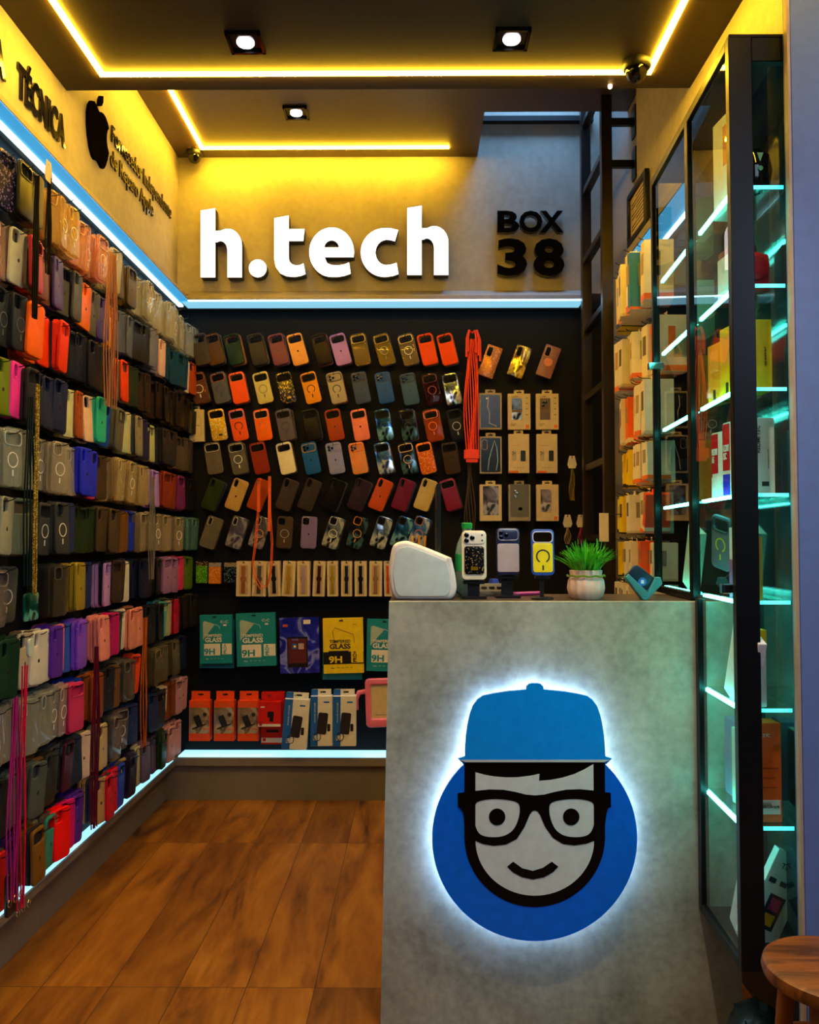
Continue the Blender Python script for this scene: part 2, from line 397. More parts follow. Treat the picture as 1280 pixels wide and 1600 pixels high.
niche_led('cornice_led_strip', 'short light blue LED strip over the accessory boxes on the right wall',
    [(.9, 3.0, ZT, 'diffuser', .865, .94, 2.05, 3.36, ZT - .004, ZT - .0005, L_cool_diff), (.9, 3.0, ZT, 'light_line', .94, .955, 2.05, 3.36, ZT - .010, ZT - .0005, L_cool)])
niche_led('shelf_led_strip', 'bright blue-white LED strip along the bottom ledge below the boxed chargers',
    [(-.2, 4.05, ZB + .012, 'light_line', -1.13, .7, 3.985, 4.11, ZB + .012, ZB + .018, L_cool_bot)])
niche_led('shelf_led_strip', 'blue LED strip along the bottom ledge under the left pegboard cases',
    [(-1.17, 3.0, ZB, 'light_line', -1.182, -1.148, Y0, 3.965, ZB, ZB + .006, L_cool_bot)])

# downlights
def downlight(x, y, z, label, power):
    t = empty('downlight', (x, y, z)); tag(t, label, 'ceiling light', 'square black downlights')
    s = .052
    bm = bmesh.new()
    for (a, b, c, d) in ((-s, s, -s, -s + .009), (-s, s, s - .009, s), (-s, -s + .009, -s, s), (s - .009, s, -s, s)): bbox_add(bm, a, b, c, d, -.012, .0)
    link('trim_frame', finish(bm), M_gloss, t)
    link('reflector', box_me(-s + .008, s - .008, -s + .008, s - .008, -.004, -.001), mat('#16120f', .15, .6), t)
    link('lamp', lathe_me([(.024, -.011), (.026, -.008), (.026, -.004)], 24), L_spot, t)
    l = bpy.data.lights.new('downlight_beam', 'SPOT'); l.energy = power; l.spot_size = R(95); l.spot_blend = .8; l.color = (1, .78, .52); l.shadow_soft_size = .03
    lo = bpy.data.objects.new('downlight_beam', l); COL.objects.link(lo); lo.parent = t; lo.location = (0, 0, -.03)
downlight(-.509, 2.43, ZC1, 'square black downlight with bright round lamp, left one of the front ceiling', 15)
downlight(.285, 2.42, ZC1, 'square black downlight with bright round lamp, right one of the front ceiling', 16)
downlight(-.522, 3.56, ZC2, 'square black downlight on the recessed rear ceiling', 9)
downlight(-.509, 1.3, ZC1, 'square black downlight over the shop entrance, out of view at left', 14)
downlight(.30, 1.3, ZC1, 'square black downlight before the counter, out of view at right', 84)
# cameras
def dome(x, y, z, s, label):
    t = empty('security_camera', (x, y, z)); tag(t, label, 'security camera')
    link('base', lathe_me([(.045 * s, -.03 * s), (.052 * s, -.02 * s), (.052 * s, 0)], 28), M_black, t)
    link('dome', lathe_me([(.002 * s, -.075 * s), (.02 * s, -.071 * s), (.033 * s, -.058 * s), (.040 * s, -.04 * s), (.041 * s, -.028 * s)], 28), M_gloss, t)
dome(.690, 2.55, ZC1, .85, 'black dome security camera where the front ceiling LED lines meet')
dome(-1.065, 3.93, ZC2, .75, 'small black dome security camera in the rear left ceiling corner')
q = on_z(953, 134, ZC1)
t = tag(link('indicator_light', lathe_me([(.004, -.012), (.007, -.008), (.007, 0)], 12), emis('tiny', (1, .6, .3), 6)), 'tiny glowing indicator light at the rear edge of the front ceiling', 'indicator light')
t.location = (q.x, 2.68, ZC1)

# ================================================================== BACK WALL SIGN
def arc(cx, cy, rx, ry, a0, a1, n=12):
    return [(cx + rx * math.cos(R(a0 + (a1 - a0) * k / n)), cy - ry * math.sin(R(a0 + (a1 - a0) * k / n))) for k in range(n + 1)]
# outlines in the sign's own drawing units, y downward
def letter_h(x, top, base, dx=0):
    return [(x, top + 7), (x + 44, top), (x + 44, top + 69)] + arc(x + 82, top + 112, 43, 50, 118, 0, 12) + [(x + 125, base), (x + 81, base)] + \
        [(x + 81, top + 128)] + arc(x + 60, top + 128, 21, 29, 0, 120, 8) + [(x + 44, top + 102), (x + 44, base), (x, base)]
L = {}
L['h'] = [letter_h(65, 88, 297)]
L['dot'] = [arc(238, 270, 27, 27, 0, 345, 23)]
L['t'] = [[(288, 118), (332, 110), (332, 151), (380, 151), (376, 187), (332, 187), (332, 235)] + [(334, 248), (341, 257), (353, 261), (366, 260), (377, 255)] + [(383, 287), (368, 293), (350, 296)] +
          [(326, 294), (306, 285), (293, 267), (288, 243)]]
L['e'] = [arc(462, 221, 68, 75, -10, 270, 30)[0:1] + arc(462, 221, 68, 75, 0, 270, 30) + [(480, 296), (500, 293), (520, 286), (515, 252), (500, 258), (482, 261)] + [(462, 260), (448, 254), (441, 236), (529, 236)],
          [(440, 207)] + arc(462, 207, 22, 22, 180, 0, 10)]
L['c'] = [[(664, 154), (654, 188), (640, 184), (625, 183)] + arc(627, 222, 32, 38, 95, 265, 12) + [(640, 259), (659, 253), (665, 287), (648, 293), (628, 296)] + arc(622, 222, 72, 74, 268, 92, 22) + [(640, 148)]]
L['h2'] = [letter_h(691, 80, 290)]
SY = 3.93
def S(x, y): return on_y(280 + x / 1.939, 280 + y / 1.939, SY)
def sign_letter(loops, name, label):
    pts = [S(*p) for lp in loops for p in lp]
    cx = sum(p.x for p in pts) / len(pts); cz = min(p.z for p in pts)
    lo = [[(S(*p).x - cx, S(*p).z - cz) for p in lp] for lp in loops]
    t = empty('sign_letter', (cx, SY, cz)); tag(t, label, 'sign letter', 'big white illuminated letters')
    a = link('body', shape(lo, .05), mat('#191410', .5), t, (0, .029, 0))
    b = link('face', shape(lo, .004), L_sign, t, (0, .001, 0)); return t
sign_letter(L['h'], 'h', 'big white lit letter h, first of the word on the back wall')
sign_letter(L['dot'], 'dot', 'big white lit round dot between the letters h and t')
sign_letter(L['t'], 't', 'big white lit letter t on the back wall')
sign_letter(L['e'], 'e', 'big white lit letter e on the back wall')
sign_letter(L['c'], 'c', 'big white lit letter c on the back wall')
sign_letter(L['h2'], 'h', 'big white lit letter h, last of the word beside the box number')
def wall_text(s, x0, y0, x1, y1, Y, depth, bold, m, label, name='wall_lettering'):
    a = on_y(x0, y1, Y); b = on_y(x1, y0, Y)
    o = link(name, text_me(s, b.x - a.x, b.z - a.z, depth, bold), m, None, ((a.x + b.x) / 2, Y, (a.z + b.z) / 2)); return tag(o, label, 'lettering')
for ch, a, b in (('B', 777, 811), ('O', 811, 847), ('X', 843, 880)):
    wall_text(ch, a, 331, b, 365, 3.965, .03, .035, M_gloss, f'glossy black letter {ch} above the number on the back wall', 'sign_letter')
for ch, a, b in (('3', 777, 823), ('8', 833, 881)):
    wall_text(ch, a, 374, b, 433, 3.965, .03, .035, M_gloss, f'{dict([("3", "left glossy black digit, a three,"), ("8", "right glossy black digit, an eight,")])[ch]} on the back wall', 'sign_digit')

# left wall lettering (reads from near to far)
def side_text(s, P0, P1, h, bold, label, thick=.007):
    """P0, P1: lower left and lower right points (Y, Z) on the left cladding"""
    w_ = P1[0] - P0[0]
    o = link('wall_lettering', text_me(s, w_, h, thick, bold), M_gloss, None, (XL + thick / 2, (P0[0] + P1[0]) / 2, P0[1] + h / 2), (0, 0, PI / 2)); return tag(o, label, 'lettering')
def lx(x, y): q = on_x(x, y, XL + .01); return q.y, q.z
a = lx(30, 150); b = lx(104, 222)
zt = .5 * (a[1] + b[1]); ht = .105
side_text('TÉCNICA', (a[0], zt - .012), (b[0], zt), .128, .035, 'glossy black word TÉCNICA on the left wall')
side_text('ASSISTÊNCIA', (a[0] - .70, zt - .012), (a[0] - .07, zt), .128, .03, 'glossy black word before TÉCNICA on the left wall, cut by the frame')
a = lx(177, 228); b = lx(269, 346)
side_text('Fornecedor Independente', (a[0], lx(269, 346)[1] - .012), (b[0], 0), .085, .0, 'black line of lettering Fornecedor Independente on left wall')
a2 = lx(175, 275); b2 = lx(241, 345)
side_text('de Reparo Apple', (a2[0], lx(241, 345)[1] - .005), (b2[0], 0), .085, .0, 'lower black line of lettering de Reparo Apple on left wall')
# fruit emblem
APL = [(0, .31), (.08, .345), (.17, .37), (.27, .36), (.36, .31), (.41, .25), (.35, .19), (.32, .11), (.32, .03), (.35, -.06), (.42, -.13), (.37, -.27), (.29, -.40), (.22, -.48), (.14, -.50), (.06, -.47), (0, -.455),
       (-.06, -.47), (-.14, -.50), (-.22, -.48), (-.31, -.38), (-.38, -.24), (-.42, -.08), (-.42, .08), (-.38, .22), (-.30, .32), (-.19, .37), (-.08, .345)]
LEAF = [(-.01, .40), (0, .50), (.06, .59), (.16, .64), (.16, .54), (.10, .45), (.03, .41)]
def apple_me(h, t): k = h / 1.14; return shape([[(x * k, y * k) for x, y in APL], [(x * k, y * k) for x, y in LEAF]], t)
c0 = lx(155, 203); tp = lx(155, 145); bt = lx(155, 257)
o = link('fruit_emblem', apple_me((tp[1] - bt[1]) * 1.04, .010), mat('#0a0707', .4, spec=.0), None, (XL + .005, c0[0], c0[1] - .006), (0, 0, PI / 2)); tag(o, 'large black bitten apple emblem on the left wall', 'emblem')

# ================================================================== PHONE CASES
CW, CH, CT = .077, .155, .0095
def mesh_cache(f):
    c = {}
    def g(*a):
        if a not in c: c[a] = f(*a)
        return c[a]
    return g
@mesh_cache
def case_body(kind):
    if kind == 'plateau': return shape([rrect(CW, CH, .015), rrect(.063, .033, .011, 4, 0, .051)[::-1]], CT, .0025)
    if kind == 'square': return shape([rrect(CW, CH, .014), rrect(.033, .035, .009, 4, -.0165, .0535)[::-1]], CT, .0025)
    if kind == 'pill': return shape([rrect(CW, CH, .014), rrect(.017, .036, .008, 4, -.021, .051)[::-1]], CT, .0025)
    if kind == 'slab': return shape([rrect(CW, CH * 1.02, .005, 3), rrect(.024, .046, .006, 3, -.018, .045)[::-1]], CT, .0015)
    if kind == 'bumpy':
        pts = []
        for i in range(60):
            a = 2 * PI * i / 60
            x = abs(math.cos(a)) ** .35 * math.copysign(1, math.cos(a)) * CW / 2; y = abs(math.sin(a)) ** .35 * math.copysign(1, math.sin(a)) * CH / 2
            k = 1 + .045 * math.cos(a * 20); pts.append((x * k, y * k))
        return shape([pts, rrect(.017, .036, .008, 4, -.021, .051)[::-1]], CT, .002)
@mesh_cache
def ring_me(gap):
    if gap:
        a = [(.0205 * math.cos(R(t)), .0205 * math.sin(R(t))) for t in range(-60, 241, 15)]
        b = [(.0165 * math.cos(R(t)), .0165 * math.sin(R(t))) for t in range(240, -61, -15)]
        return shape([a + b], .0008)
    return shape([circ(.0212, 28), circ(.0182, 28)[::-1]], .0008)
@mesh_cache
def stem_me(): return shape([rrect(.0055, .017, .002, 3)], .0008)
@mesh_cache
def logo_me(): return apple_me(.0125, .0006)
@mesh_cache
def frame_me(kind):
    if kind == 'plateau': return shape([rrect(.070, .039, .013, 4), rrect(.0625, .0325, .0105, 4)[::-1]], .0025, .0005)
    if kind == 'slab': return shape([rrect(.028, .050, .008, 3), rrect(.023, .045, .006, 3)[::-1]], .0025, .0005)
    if kind == 'pill': return shape([rrect(.022, .041, .010, 4), rrect(.0165, .0355, .008, 4)[::-1]], .0025, .0005)
    return shape([rrect(.038, .040, .011, 4), rrect(.0325, .0345, .0088, 4)[::-1]], .0025, .0005)
@mesh_cache
def island_me(): return shape([rrect(.0622, .0322, .0105, 4)], .002, .0005)
@mesh_cache
def lens_me(): return shape([circ(.0068, 16)], .003, .0006)
FR = {'plateau': (0, .051), 'square': (-.0165, .0535), 'pill': (-.021, .051), 'bumpy': (-.021, .051), 'slab': (-.018, .045)}
HOOKZ = {'plateau': .064, 'square': .066, 'pill': .066, 'bumpy': .066, 'slab': .064}
def make_case(kind, m, loc, rot, label, group, extras=(), ringm=None, framem=None, name='phone_case', cat='phone case', logo=None):
    bodyonly = not (extras or framem)
    if bodyonly:
        o = link(name, case_body(kind), m, None, loc, rot); tag(o, label, cat, group); return o
    t = empty(name, loc, rot); tag(t, label, cat, group)
    link('back_shell', case_body(kind), m, t)
    fx, fz = FR[kind]
    if framem: link('camera_frame', frame_me(kind if kind != 'bumpy' else 'pill'), framem, t, (fx, -CT / 2 - .0005, fz))
    if 'lens' in extras:
        sp = [(-.021, .058), (-.021, .044), (-.006, .051)] if kind == 'plateau' else [(-.024, .061), (-.024, .046), (-.009, .0535)]
        if kind == 'plateau':
            cp = link('camera_plateau', island_me(), m, t, (fx, -CT / 2 + .002, fz))
            for x, z in sp: link('lens', lens_me(), M_gloss, cp, (x - fx, -.0025, z - fz))
        else:
            for x, z in sp: link('lens', lens_me(), M_gloss, t, (x, -CT / 2 - .0005, z))
    if 'ring' in extras or 'cring' in extras:
        mr_ = link('magnet_ring', ring_me('cring' in extras), ringm, t, (0, -CT / 2 - .0004, -.006)); link('magnet_bar', stem_me(), ringm, mr_, (0, 0, -.035))
    if 'logo' in extras: link('emblem', logo_me(), logo or mat('#26221f', .3), t, (0, -CT / 2 - .0003, -.008))
    if 'badge' in extras: link('badge', shape([rrect(.018, .010, .001, 2)], .0008), ringm, t, (.006, -CT / 2 - .0003, -.050))
    if 'disc' in extras: link('grip_disc', lathe_me([(.019, -.003), (.0205, -.002), (.0205, .002)], 28), ringm, t, (0, -CT / 2 - .001, -.004), (PI / 2, 0, 0)); 
    return t
@mesh_cache
def hook_me(L_):
    return tube_me([(0, 0, 0), (0, -.02, 0), (0, -L_ + .02, .0), (0, -L_ + .008, .003), (0, -L_, .009)], .0016, 5)
HOOKS = []
def hook(loc, rz, L_, where):
    if where != 'left pegboard': HOOKS.append((tuple(loc), rz, L_)); return None
    o = link('peg_hook', hook_me(round(L_, 2)), M_black, None, loc, (0, 0, rz)); return tag(o, f'thin black wire peg hook holding merchandise on the {where}', 'hook', f'peg hooks on the {where}')

# ---- left pegboard, rows from the top; (x from, x to, colour, kind) read at the picture's columns
CL = 'c'   # clear
LEFT = [
 [(-60,15,'g:#20183a:#8a7ac0','glittery violet'),(15,36,'#2c2c16','dark olive'),(36,50,'#6a655c','grey'),(60,112,'c:#e8c878','clear amber-tinted'),(112,150,'c:#f0b890','clear peach-edged'),(150,175,'c:#e6dcc0','clear'),(175,200,'#5a4a20','bronze'),(200,305,'c:#d8d4c4','clear')],
 [(-60,12,'c:#e0b8a8','clear pink'),(12,26,'#cfd0b8','pale cream'),(26,52,'#b03038','red'),(52,78,'#7a4838','brown'),(78,95,'#5c4c88','violet'),(95,114,'#5a5850','grey'),(114,136,'#ff7a10','bright orange'),(136,150,'#6c6654','khaki grey'),(150,168,'#4c3a8c','purple'),(175,190,'#e8901c','amber'),(190,206,'#5a627c','blue-grey'),(206,222,'#2c2a28','black'),(222,240,'#6e7088','grey-lavender'),(240,252,'#e0b8ac','pink marble'),(252,282,'#15405a','dark teal'),(282,290,'#e0d4c0','cream'),(290,300,'#c04a18','rust orange')],
 [(-60,25,'#2c3034','black ringed'),(25,38,'#54544c','grey'),(38,62,'#ff6a10','orange'),(64,96,'#f03a10','red-orange'),(96,106,'#1c1c1c','black'),(106,126,'#1f2230','midnight navy'),(126,142,'#22222a','charcoal'),(142,162,'#26262a','smoky black'),(183,199,'#e84412','vermilion'),(199,210,'#26341f','dark green'),(210,246,'#2c221a','brown-black'),(246,302,'#1d1914','glossy black')],
 [(-60,18,'#6e7f1c','olive green'),(18,38,'#ff3fb0','magenta'),(38,54,'#2a2a30','charcoal'),(62,86,'#272c4c','navy'),(86,93,'#a87c6a','rose'),(93,110,'#2a2c50','indigo navy'),(110,120,'#cfcf98','pale yellow'),(120,132,'#a8501c','burnt orange'),(132,143,'#f0c49c','peach'),(143,153,'#2fc09c','mint teal'),(153,166,'#1d48a8','cobalt blue'),(168,186,'#5a5a50','grey'),(186,201,'#bcbf92','pale sage'),(201,213,'#8c8468','taupe'),(213,233,'#2b2950','navy'),(233,244,'#b6bd84','pale green'),(244,262,'#2c2c30','charcoal'),(262,276,'#c4907c','peach pink'),(276,302,'#55483c','grey-brown')],
 [(-60,40,'c:#c8ccc0','clear'),(60,118,'c:#d6ccb4','clear'),(118,145,'#2a34e0','royal blue'),(145,152,'#d83a70','pink'),(152,165,'#4a3826','dark brown'),(165,232,'c:#dcc890','clear'),(240,251,'#b48cdc','lilac'),(251,265,'#8c3420','red-brown'),(265,272,'#dcd8cc','white'),(272,281,'#7a2a64','plum'),(281,291,'#f05a80','hot pink'),(291,302,'#241c1c','black')],
 [(-60,10,'#a0a088','pale grey'),(10,26,'#6a7868','grey-green'),(26,42,'#34383a','charcoal'),(62,96,'#3c4040','charcoal ringed'),(96,104,'#2c3460','navy'),(104,118,'#3c2050','deep purple'),(118,150,'#28381c','dark green'),(150,175,'#4c3c28','brown'),(175,205,'#7a4c1c','amber brown'),(205,215,'#2338b0','blue'),(215,275,'c:#cdbc94','clear'),(275,300,'c:#88b8b0','clear teal')],
 [(-60,14,'c:#b0a090','clear glittery'),(14,33,'#585c58','grey ringed'),(76,100,'c:#6c6454','smoky clear'),(100,124,'#a08a28','gold'),(124,137,'#1c2c64','navy'),(137,148,'#b0b8b0','silver white'),(160,178,'#c090cc','lilac'),(178,190,'#3a2c24','black-brown'),(190,202,'#d4ceb4','cream'),(202,225,'#141c38','dark navy'),(225,250,'#22201e','black'),(250,272,'#9a6c98','mauve'),(272,287,'#d83868','hot pink'),(287,302,'#557020','green')],
 [(-60,5,'#c8bcac','cream'),(5,24,'#1c3a24','dark green'),(24,37,'#6a98e0','light blue'),(37,52,'#b0a89c','pale grey'),(52,74,'#dcd8cc','white'),(74,88,'#5a2ab0','purple'),(88,100,'#e87890','pink'),(100,110,'#2a9a98','teal'),(110,123,'#3a5cc8','blue'),(123,141,'#8a50e0','bumpy violet'),(156,168,'#e88c80','coral pink'),(168,180,'#c01468','magenta'),(180,190,'#2a5038','dark green'),(190,197,'#1c1c1c','black'),(197,207,'#dcd0bc','cream'),(207,222,'#e88c70','salmon'),(224,249,'#202024','charcoal'),(249,260,'#50a89c','mint'),(260,269,'#b8ac78','khaki'),(269,277,'#c01c34','red'),(277,300,'#2c2420','black')],
 [(-60,27,'c:#c0b8b4','clear'),(40,96,'c:#bcc0b4','clear'),(96,106,'c:#d0c4bc','clear ringed'),(106,121,'#d03868','pink'),(121,135,'#1c44c0','blue'),(135,149,'#8a4414','brown'),(158,172,'#202228','black'),(172,180,'#6c4a24','brown'),(180,208,'c:#847a6c','smoky clear'),(208,221,'#f04810','bright orange'),(235,275,'c:#8c7c58','clear bronze'),(275,290,'#1c2238','navy')],
 [(-60,16,'#22262a','black'),(38,60,'#4c5650','grey-green'),(60,77,'#7a5426','brown'),(77,90,'#2c2e28','olive black'),(90,106,'#484c54','slate grey'),(106,113,'#4a1a2c','maroon'),(113,123,'#7a5a34','tan brown'),(123,133,'#263244','navy slate'),(133,142,'#dcc4b4','blush'),(154,165,'#c0a870','olive cream'),(165,172,'#1c2230','navy'),(172,208,'c:#988c84','clear'),(208,222,'#1c2c60','dark blue'),(232,240,'#1c2c54','navy'),(240,254,'#26282a','black'),(254,264,'#d0b898','beige'),(264,275,'#7a3a14','rust'),(275,288,'#b8888c','dusty pink')],
 [(-60,3,'#c8141c','red'),(38,52,'#3a1c64','deep purple'),(52,68,'#74501c','caramel brown'),(68,80,'#6c685c','grey'),(80,88,'#2a8a78','teal'),(88,93,'#a888d0','lilac'),(93,104,'#ff1414','bright red'),(104,116,'#d8186c','magenta'),(116,125,'#1c3cb0','blue'),(125,139,'#5c2aa0','purple'),(147,158,'#f01c1c','scarlet'),(158,169,'#b08c5c','tan'),(169,180,'#c8142c','crimson'),(180,187,'#8c3818','rust'),(187,197,'#1c40c0','royal blue'),(197,206,'#b8a050','mustard'),(206,221,'#241c38','dark purple'),(221,230,'#b8b088','cream'),(230,249,'#5c4c6c','grey-lilac'),(249,266,'#1f3a20','dark green'),(266,286,'#c88c84','rosy beige')],
]
def case_material(c):
    if c.startswith('c:'): return clear(c[2:], .15, .06)
    if c.startswith('g:'): return glitter(*c[2:].split(':'))
    return mat(c, .36, spec=.15)
stack_bm = {}     # colour -> bmesh of the cases hanging behind the front ones
def lowcase(bm, M, w=CW, h=CH, t=CT):
    pts = rrect(w, h, .014, 2); A = [bm.verts.new(M @ Vector((x, -t / 2, z))) for x, z in pts]; B = [bm.verts.new(M @ Vector((x, t / 2, z))) for x, z in pts]
    bm.faces.new(A); bm.faces.new(B[::-1]); n = len(pts)
    for k in range(n): bm.faces.new((A[k], B[k], B[(k + 1) % n], A[(k + 1) % n]))
NH = 30; YH = [4.05 - .0635 * i for i in range(NH)]     # from the back corner towards the entrance
rown = 0
for r, segs in enumerate(LEFT):
    ztop = 2.278 - .1875 * r
    pos = 0; lastseg = None
    for i, Y in enumerate(YH):
        Yj = Y + random.uniform(-.007, .007)
        px = pix((-1.10, Yj, 1.2))[0]
        seg = next((s for s in segs if s[0] <= px < s[1]), None)
        if seg is None: continue
        pos += 1
        col, desc = seg[2], seg[3]
        cl = col.startswith('c:')
        kinds = ['plateau', 'square', 'pill', 'square']
        random.seed(r * 100 + i); kind = random.choice(kinds)
        if 'bumpy' in desc: kind = 'bumpy'
        X = random.uniform(-1.128, -1.078); tilt = R(random.uniform(-3, 4)); rz = PI / 2 + R(random.uniform(-16, 5)); rx = R(random.uniform(-2, 3))
        zz = ztop - CH / 2 + random.uniform(-.004, .004)
        ex = []; rm = None; fm = None
        if 'ringed' in desc or (cl and random.random() < .45): ex.append('ring'); rm = mat('#e8e4e0', .4) if 'black' not in desc else mat('#6a6a70', .3)
        elif not cl and random.random() < .55 and r not in (2,): ex.append('logo')
        if cl or random.random() < .25: fm = clear(col[2:], .7) if cl else mat(col, .2)
        label = f'{desc} phone case on left pegboard, row {ORD[r + 1]} from top, {ORD[pos]} from the back corner'
        make_case(kind, case_material(col), (X, Yj, zz), (rx, tilt, rz), label, f'{"clear" if cl else "coloured"} phone cases on the left pegboard', ex, rm, fm,
                  'clear_phone_case' if cl else 'phone_case', 'phone case')
        hx = X + CT / 2 + .012
        hook((PXL, Yj + (.021 if kind in ('square', 'pill') else 0) * -1 * 0, zz + HOOKZ[kind]), PI / 2, hx - PXL + .012, 'left pegboard')
        for k in range(random.choice((2, 3, 4)) + (2 if cl else 0)):
            xx = X - .0125 * (k + 1)
            if xx < PXL + .010: break
            key = col if (cl or random.random() < .6) else random.choice(['#2a2a2e', '#1c1c20', '#5c5244', '#3a3c50', '#7a6a54', col])
            M = Matrix.Translation((xx, Yj + random.uniform(-.004, .004), zz + random.uniform(-.005, .006))) @ Matrix.Rotation(rz + R(random.uniform(-3, 3)), 4, 'Z') @ Matrix.Rotation(tilt, 4, 'Y')
            lowcase(stack_bm.setdefault(key, bmesh.new()), M)
me = bpy.data.meshes.new('stacked'); bmall = bmesh.new(); ms = []
for k, (col, b_) in enumerate(stack_bm.items()):
    bmesh.ops.recalc_face_normals(b_, faces=b_.faces)
    for f in b_.faces: f.material_index = k
    tmp = bpy.data.meshes.new('tmp'); b_.to_mesh(tmp); b_.free(); bmall.from_mesh(tmp); bpy.data.meshes.remove(tmp); me.materials.append(clear(col[2:], .2, .06) if col.startswith('c:') else case_material(col))
bmall.to_mesh(me); bmall.free()
o = bpy.data.objects.new('stacked_phone_cases', me); COL.objects.link(o); tag(o, 'further phone cases hanging packed behind the front ones on the left pegboard hooks', 'phone cases', None, 'stuff')

# ---- back pegboard
CY = 4.035
def K(c, kind='plateau', **k): return dict(c=c, kind=kind, **k)
dk = '#151515'
BACK = [
 (546, -14, [(314,K('#4a4038','plateau'),'grey-brown'),(335,K('#5c3c10',logo=1),'dark mustard'),(366,K('#16301f'),'dark green'),(402,K('#332c2a',logo=1),'charcoal'),(435,K('#7a3f4c',logo=1),'mauve'),(465,K('#f0a450',logo=1),'peach orange'),(503,K('#1c0f10'),'black and red'),(532,K('#b583d8',logo=1),'lilac'),(563,K('c:#e0c060',fr='#d8b040'),'clear gold'),(600,K('c:#e8c850',fr='#c89c30',ring='#9a8a50'),'clear gold ringed'),(638,K('c:#d8c090',fr='#e0c060',ring='#c8c4b8'),'gold-framed clear'),(668,K('#ff4a0c'),'bright orange'),(699,K('#ff4a0c'),'bright orange')]),
 (606, -13, [(311,K('c:#c08060',fr='#8a4a30',ring='#e0dcd0'),'brown-edged clear'),(344,K('#565868',ring='#33343c',fr='#b05a3c'),'slate grey ringed'),(373,K('#ff5510',fr='#ff7a40'),'orange'),(411,K('#cfc070',ring='#6c6a50'),'cream yellow ringed'),(447,K('g:#0a0a0a:#b09040',badge='#d8a820'),'black glitter'),(486,K('#e8901c',cring='#141414',fr='#6a4a20'),'amber with black ring'),(526,K('#a89a84',cring='#2a2a38',lens=1,fr='#4a4a60'),'beige with dark ring'),(564,K('#3a4a70',lens=1,logo=1,fr='#5a4030'),'slate blue'),(601,K('#1d4fa8',lens=1,logo=1,fr='#40507a'),'blue'),(640,K('#3a5a88',lens=1,logo=1,fr='#3a3028'),'steel blue'),(675,K('c:#6a2c34',fr='#5c1c28',ring='#7a3a40'),'dark maroon clear'),(706,K('h:a',fr='#2a2818',cring='#202020'),'holographic')]),
 (664, -11, [(340.5,K('g:#e0b018:#fff0a0',badge='#2a2010'),'yellow glitter'),(373,K('#f05a20',cring='#20202c',fr='#b090d8'),'orange with lilac frame'),(411,K('#ff6c10',cring='#d08050',fr='#ffb090'),'orange ringed'),(446,K('#5c5468',ring='#3c3848',fr='#6a6478'),'grey-purple ringed'),(487,K('#110d0d'),'black'),(523,K('#a03c10',logo=1),'rust'),(563,K('#f0806c',logo=1,fr='#f09080'),'salmon pink'),(600,K('h:b',cring='#14202c',fr='#1c2838'),'teal holographic'),(638,K('h:c',cring='#20242c',fr='#101010'),'dark holographic'),(676,K('c:#f08040',fr='#ff8a58',ring='#e08040'),'clear orange-framed'),(713,K('#131316',ring='#c8ccd4'),'black with white ring')]),
 (716, -11, [(334,K('c:#c8bca8',fr='#b8b0a0'),'cloudy clear'),(372,K('c:#c0bcb4',ring='#f0f0f0',fr='#b0aca4'),'clear with white ring'),(406,K('#8c2c18',fr='#a84028'),'brick red'),(447,K('#e6dcc4',fr='#f0e8d4'),'ivory'),(486,K('#1c5ab0',lens=1,logo=1,fr='#c09020'),'bright blue'),(524,K('#8488c8',lens=1,logo=1,fr='#9494b8'),'lavender blue'),(560,K('#d8884c',lens=1,ring='#f07020',fr='#f07020'),'orange ring clear'),(600,K('h:d',cring='#1c2430',fr='#303c50'),'silver-blue holographic'),(637,K('h:c',fr='#e8b060',ring='#e0b070'),'gold-framed holographic'),(666,K('g:#f06a10:#ffc060',fr='#ff7a18'),'orange glitter'),(705,K('#3c2c20',cring='#15110e',fr='#2c201a'),'brown ringed')]),
 (773, 20, [(333,K('#28361c','pill'),'moss green'),(370,K('#c09c60','pill',logo=1),'tan'),(405,K('#a8420e','pill'),'rust orange'),(449,K('#3e332e','pill',logo=1),'dark taupe'),(484,K('#38302e','pill',logo=1),'charcoal brown'),(522,K('#0e0b0b','pill'),'black'),(561,K('#2c1c2a','pill',logo=1),'aubergine'),(595,K('#c04c10','pill',logo=1),'burnt orange'),(630,K('#6a1838','pill',logo=1),'wine'),(665,K('#c0a868','pill'),'sand'),(704,K('#7a1838','plateau',fr='#a84058'),'wine with light frame')]),
 (832, 18, [(330,K('c:#c8c0b0','pill',fr='#c0b8a8'),'clear pearl'),(370,K('h:e','pill',fr='#c0b8b8'),'clear lilac shimmer'),(406,K('h:e','pill',fr='#c8c0a8',ring='#e8a050'),'clear shimmer ringed'),(445,K('#4a3c30','square',lens=1,ring='#a89c8c',fr='#5c4c40'),'brown ringed'),(483,K('#7c6ca8','square',lens=1,logo=1,fr='#9a8cc0'),'lilac-grey'),(521,K('h:a','square',ring='#e0dcc8',fr='#d0d0c8'),'silver holographic'),(559,K('h:c','square',fr='#f09030',ring='#f09a40'),'orange-framed'),(596,K('h:a','square',cring='#202020',fr='#404450'),'mirror holographic'),(628,K('h:b','square',cring='#182028',fr='#303c4c'),'blue holographic'),(655,K('h:d','square',cring='#c06020',fr='#d07030'),'blue and orange')]),
]
HOLO = {'a': ('#16202a', '#f4f4e4', '#8a9ca8'), 'b': ('#10283c', '#9adcea', '#2a6a98'), 'c': ('#15181e', '#5a8890', '#28343c'), 'd': ('#204a80', '#f0f8ff', '#5a90d0'), 'e': ('#585870', '#c8c4d0', '#787490')}
def cm(c):
    if c.startswith('h:'): return holo(c, *HOLO[c[2:]])
    return case_material(c)
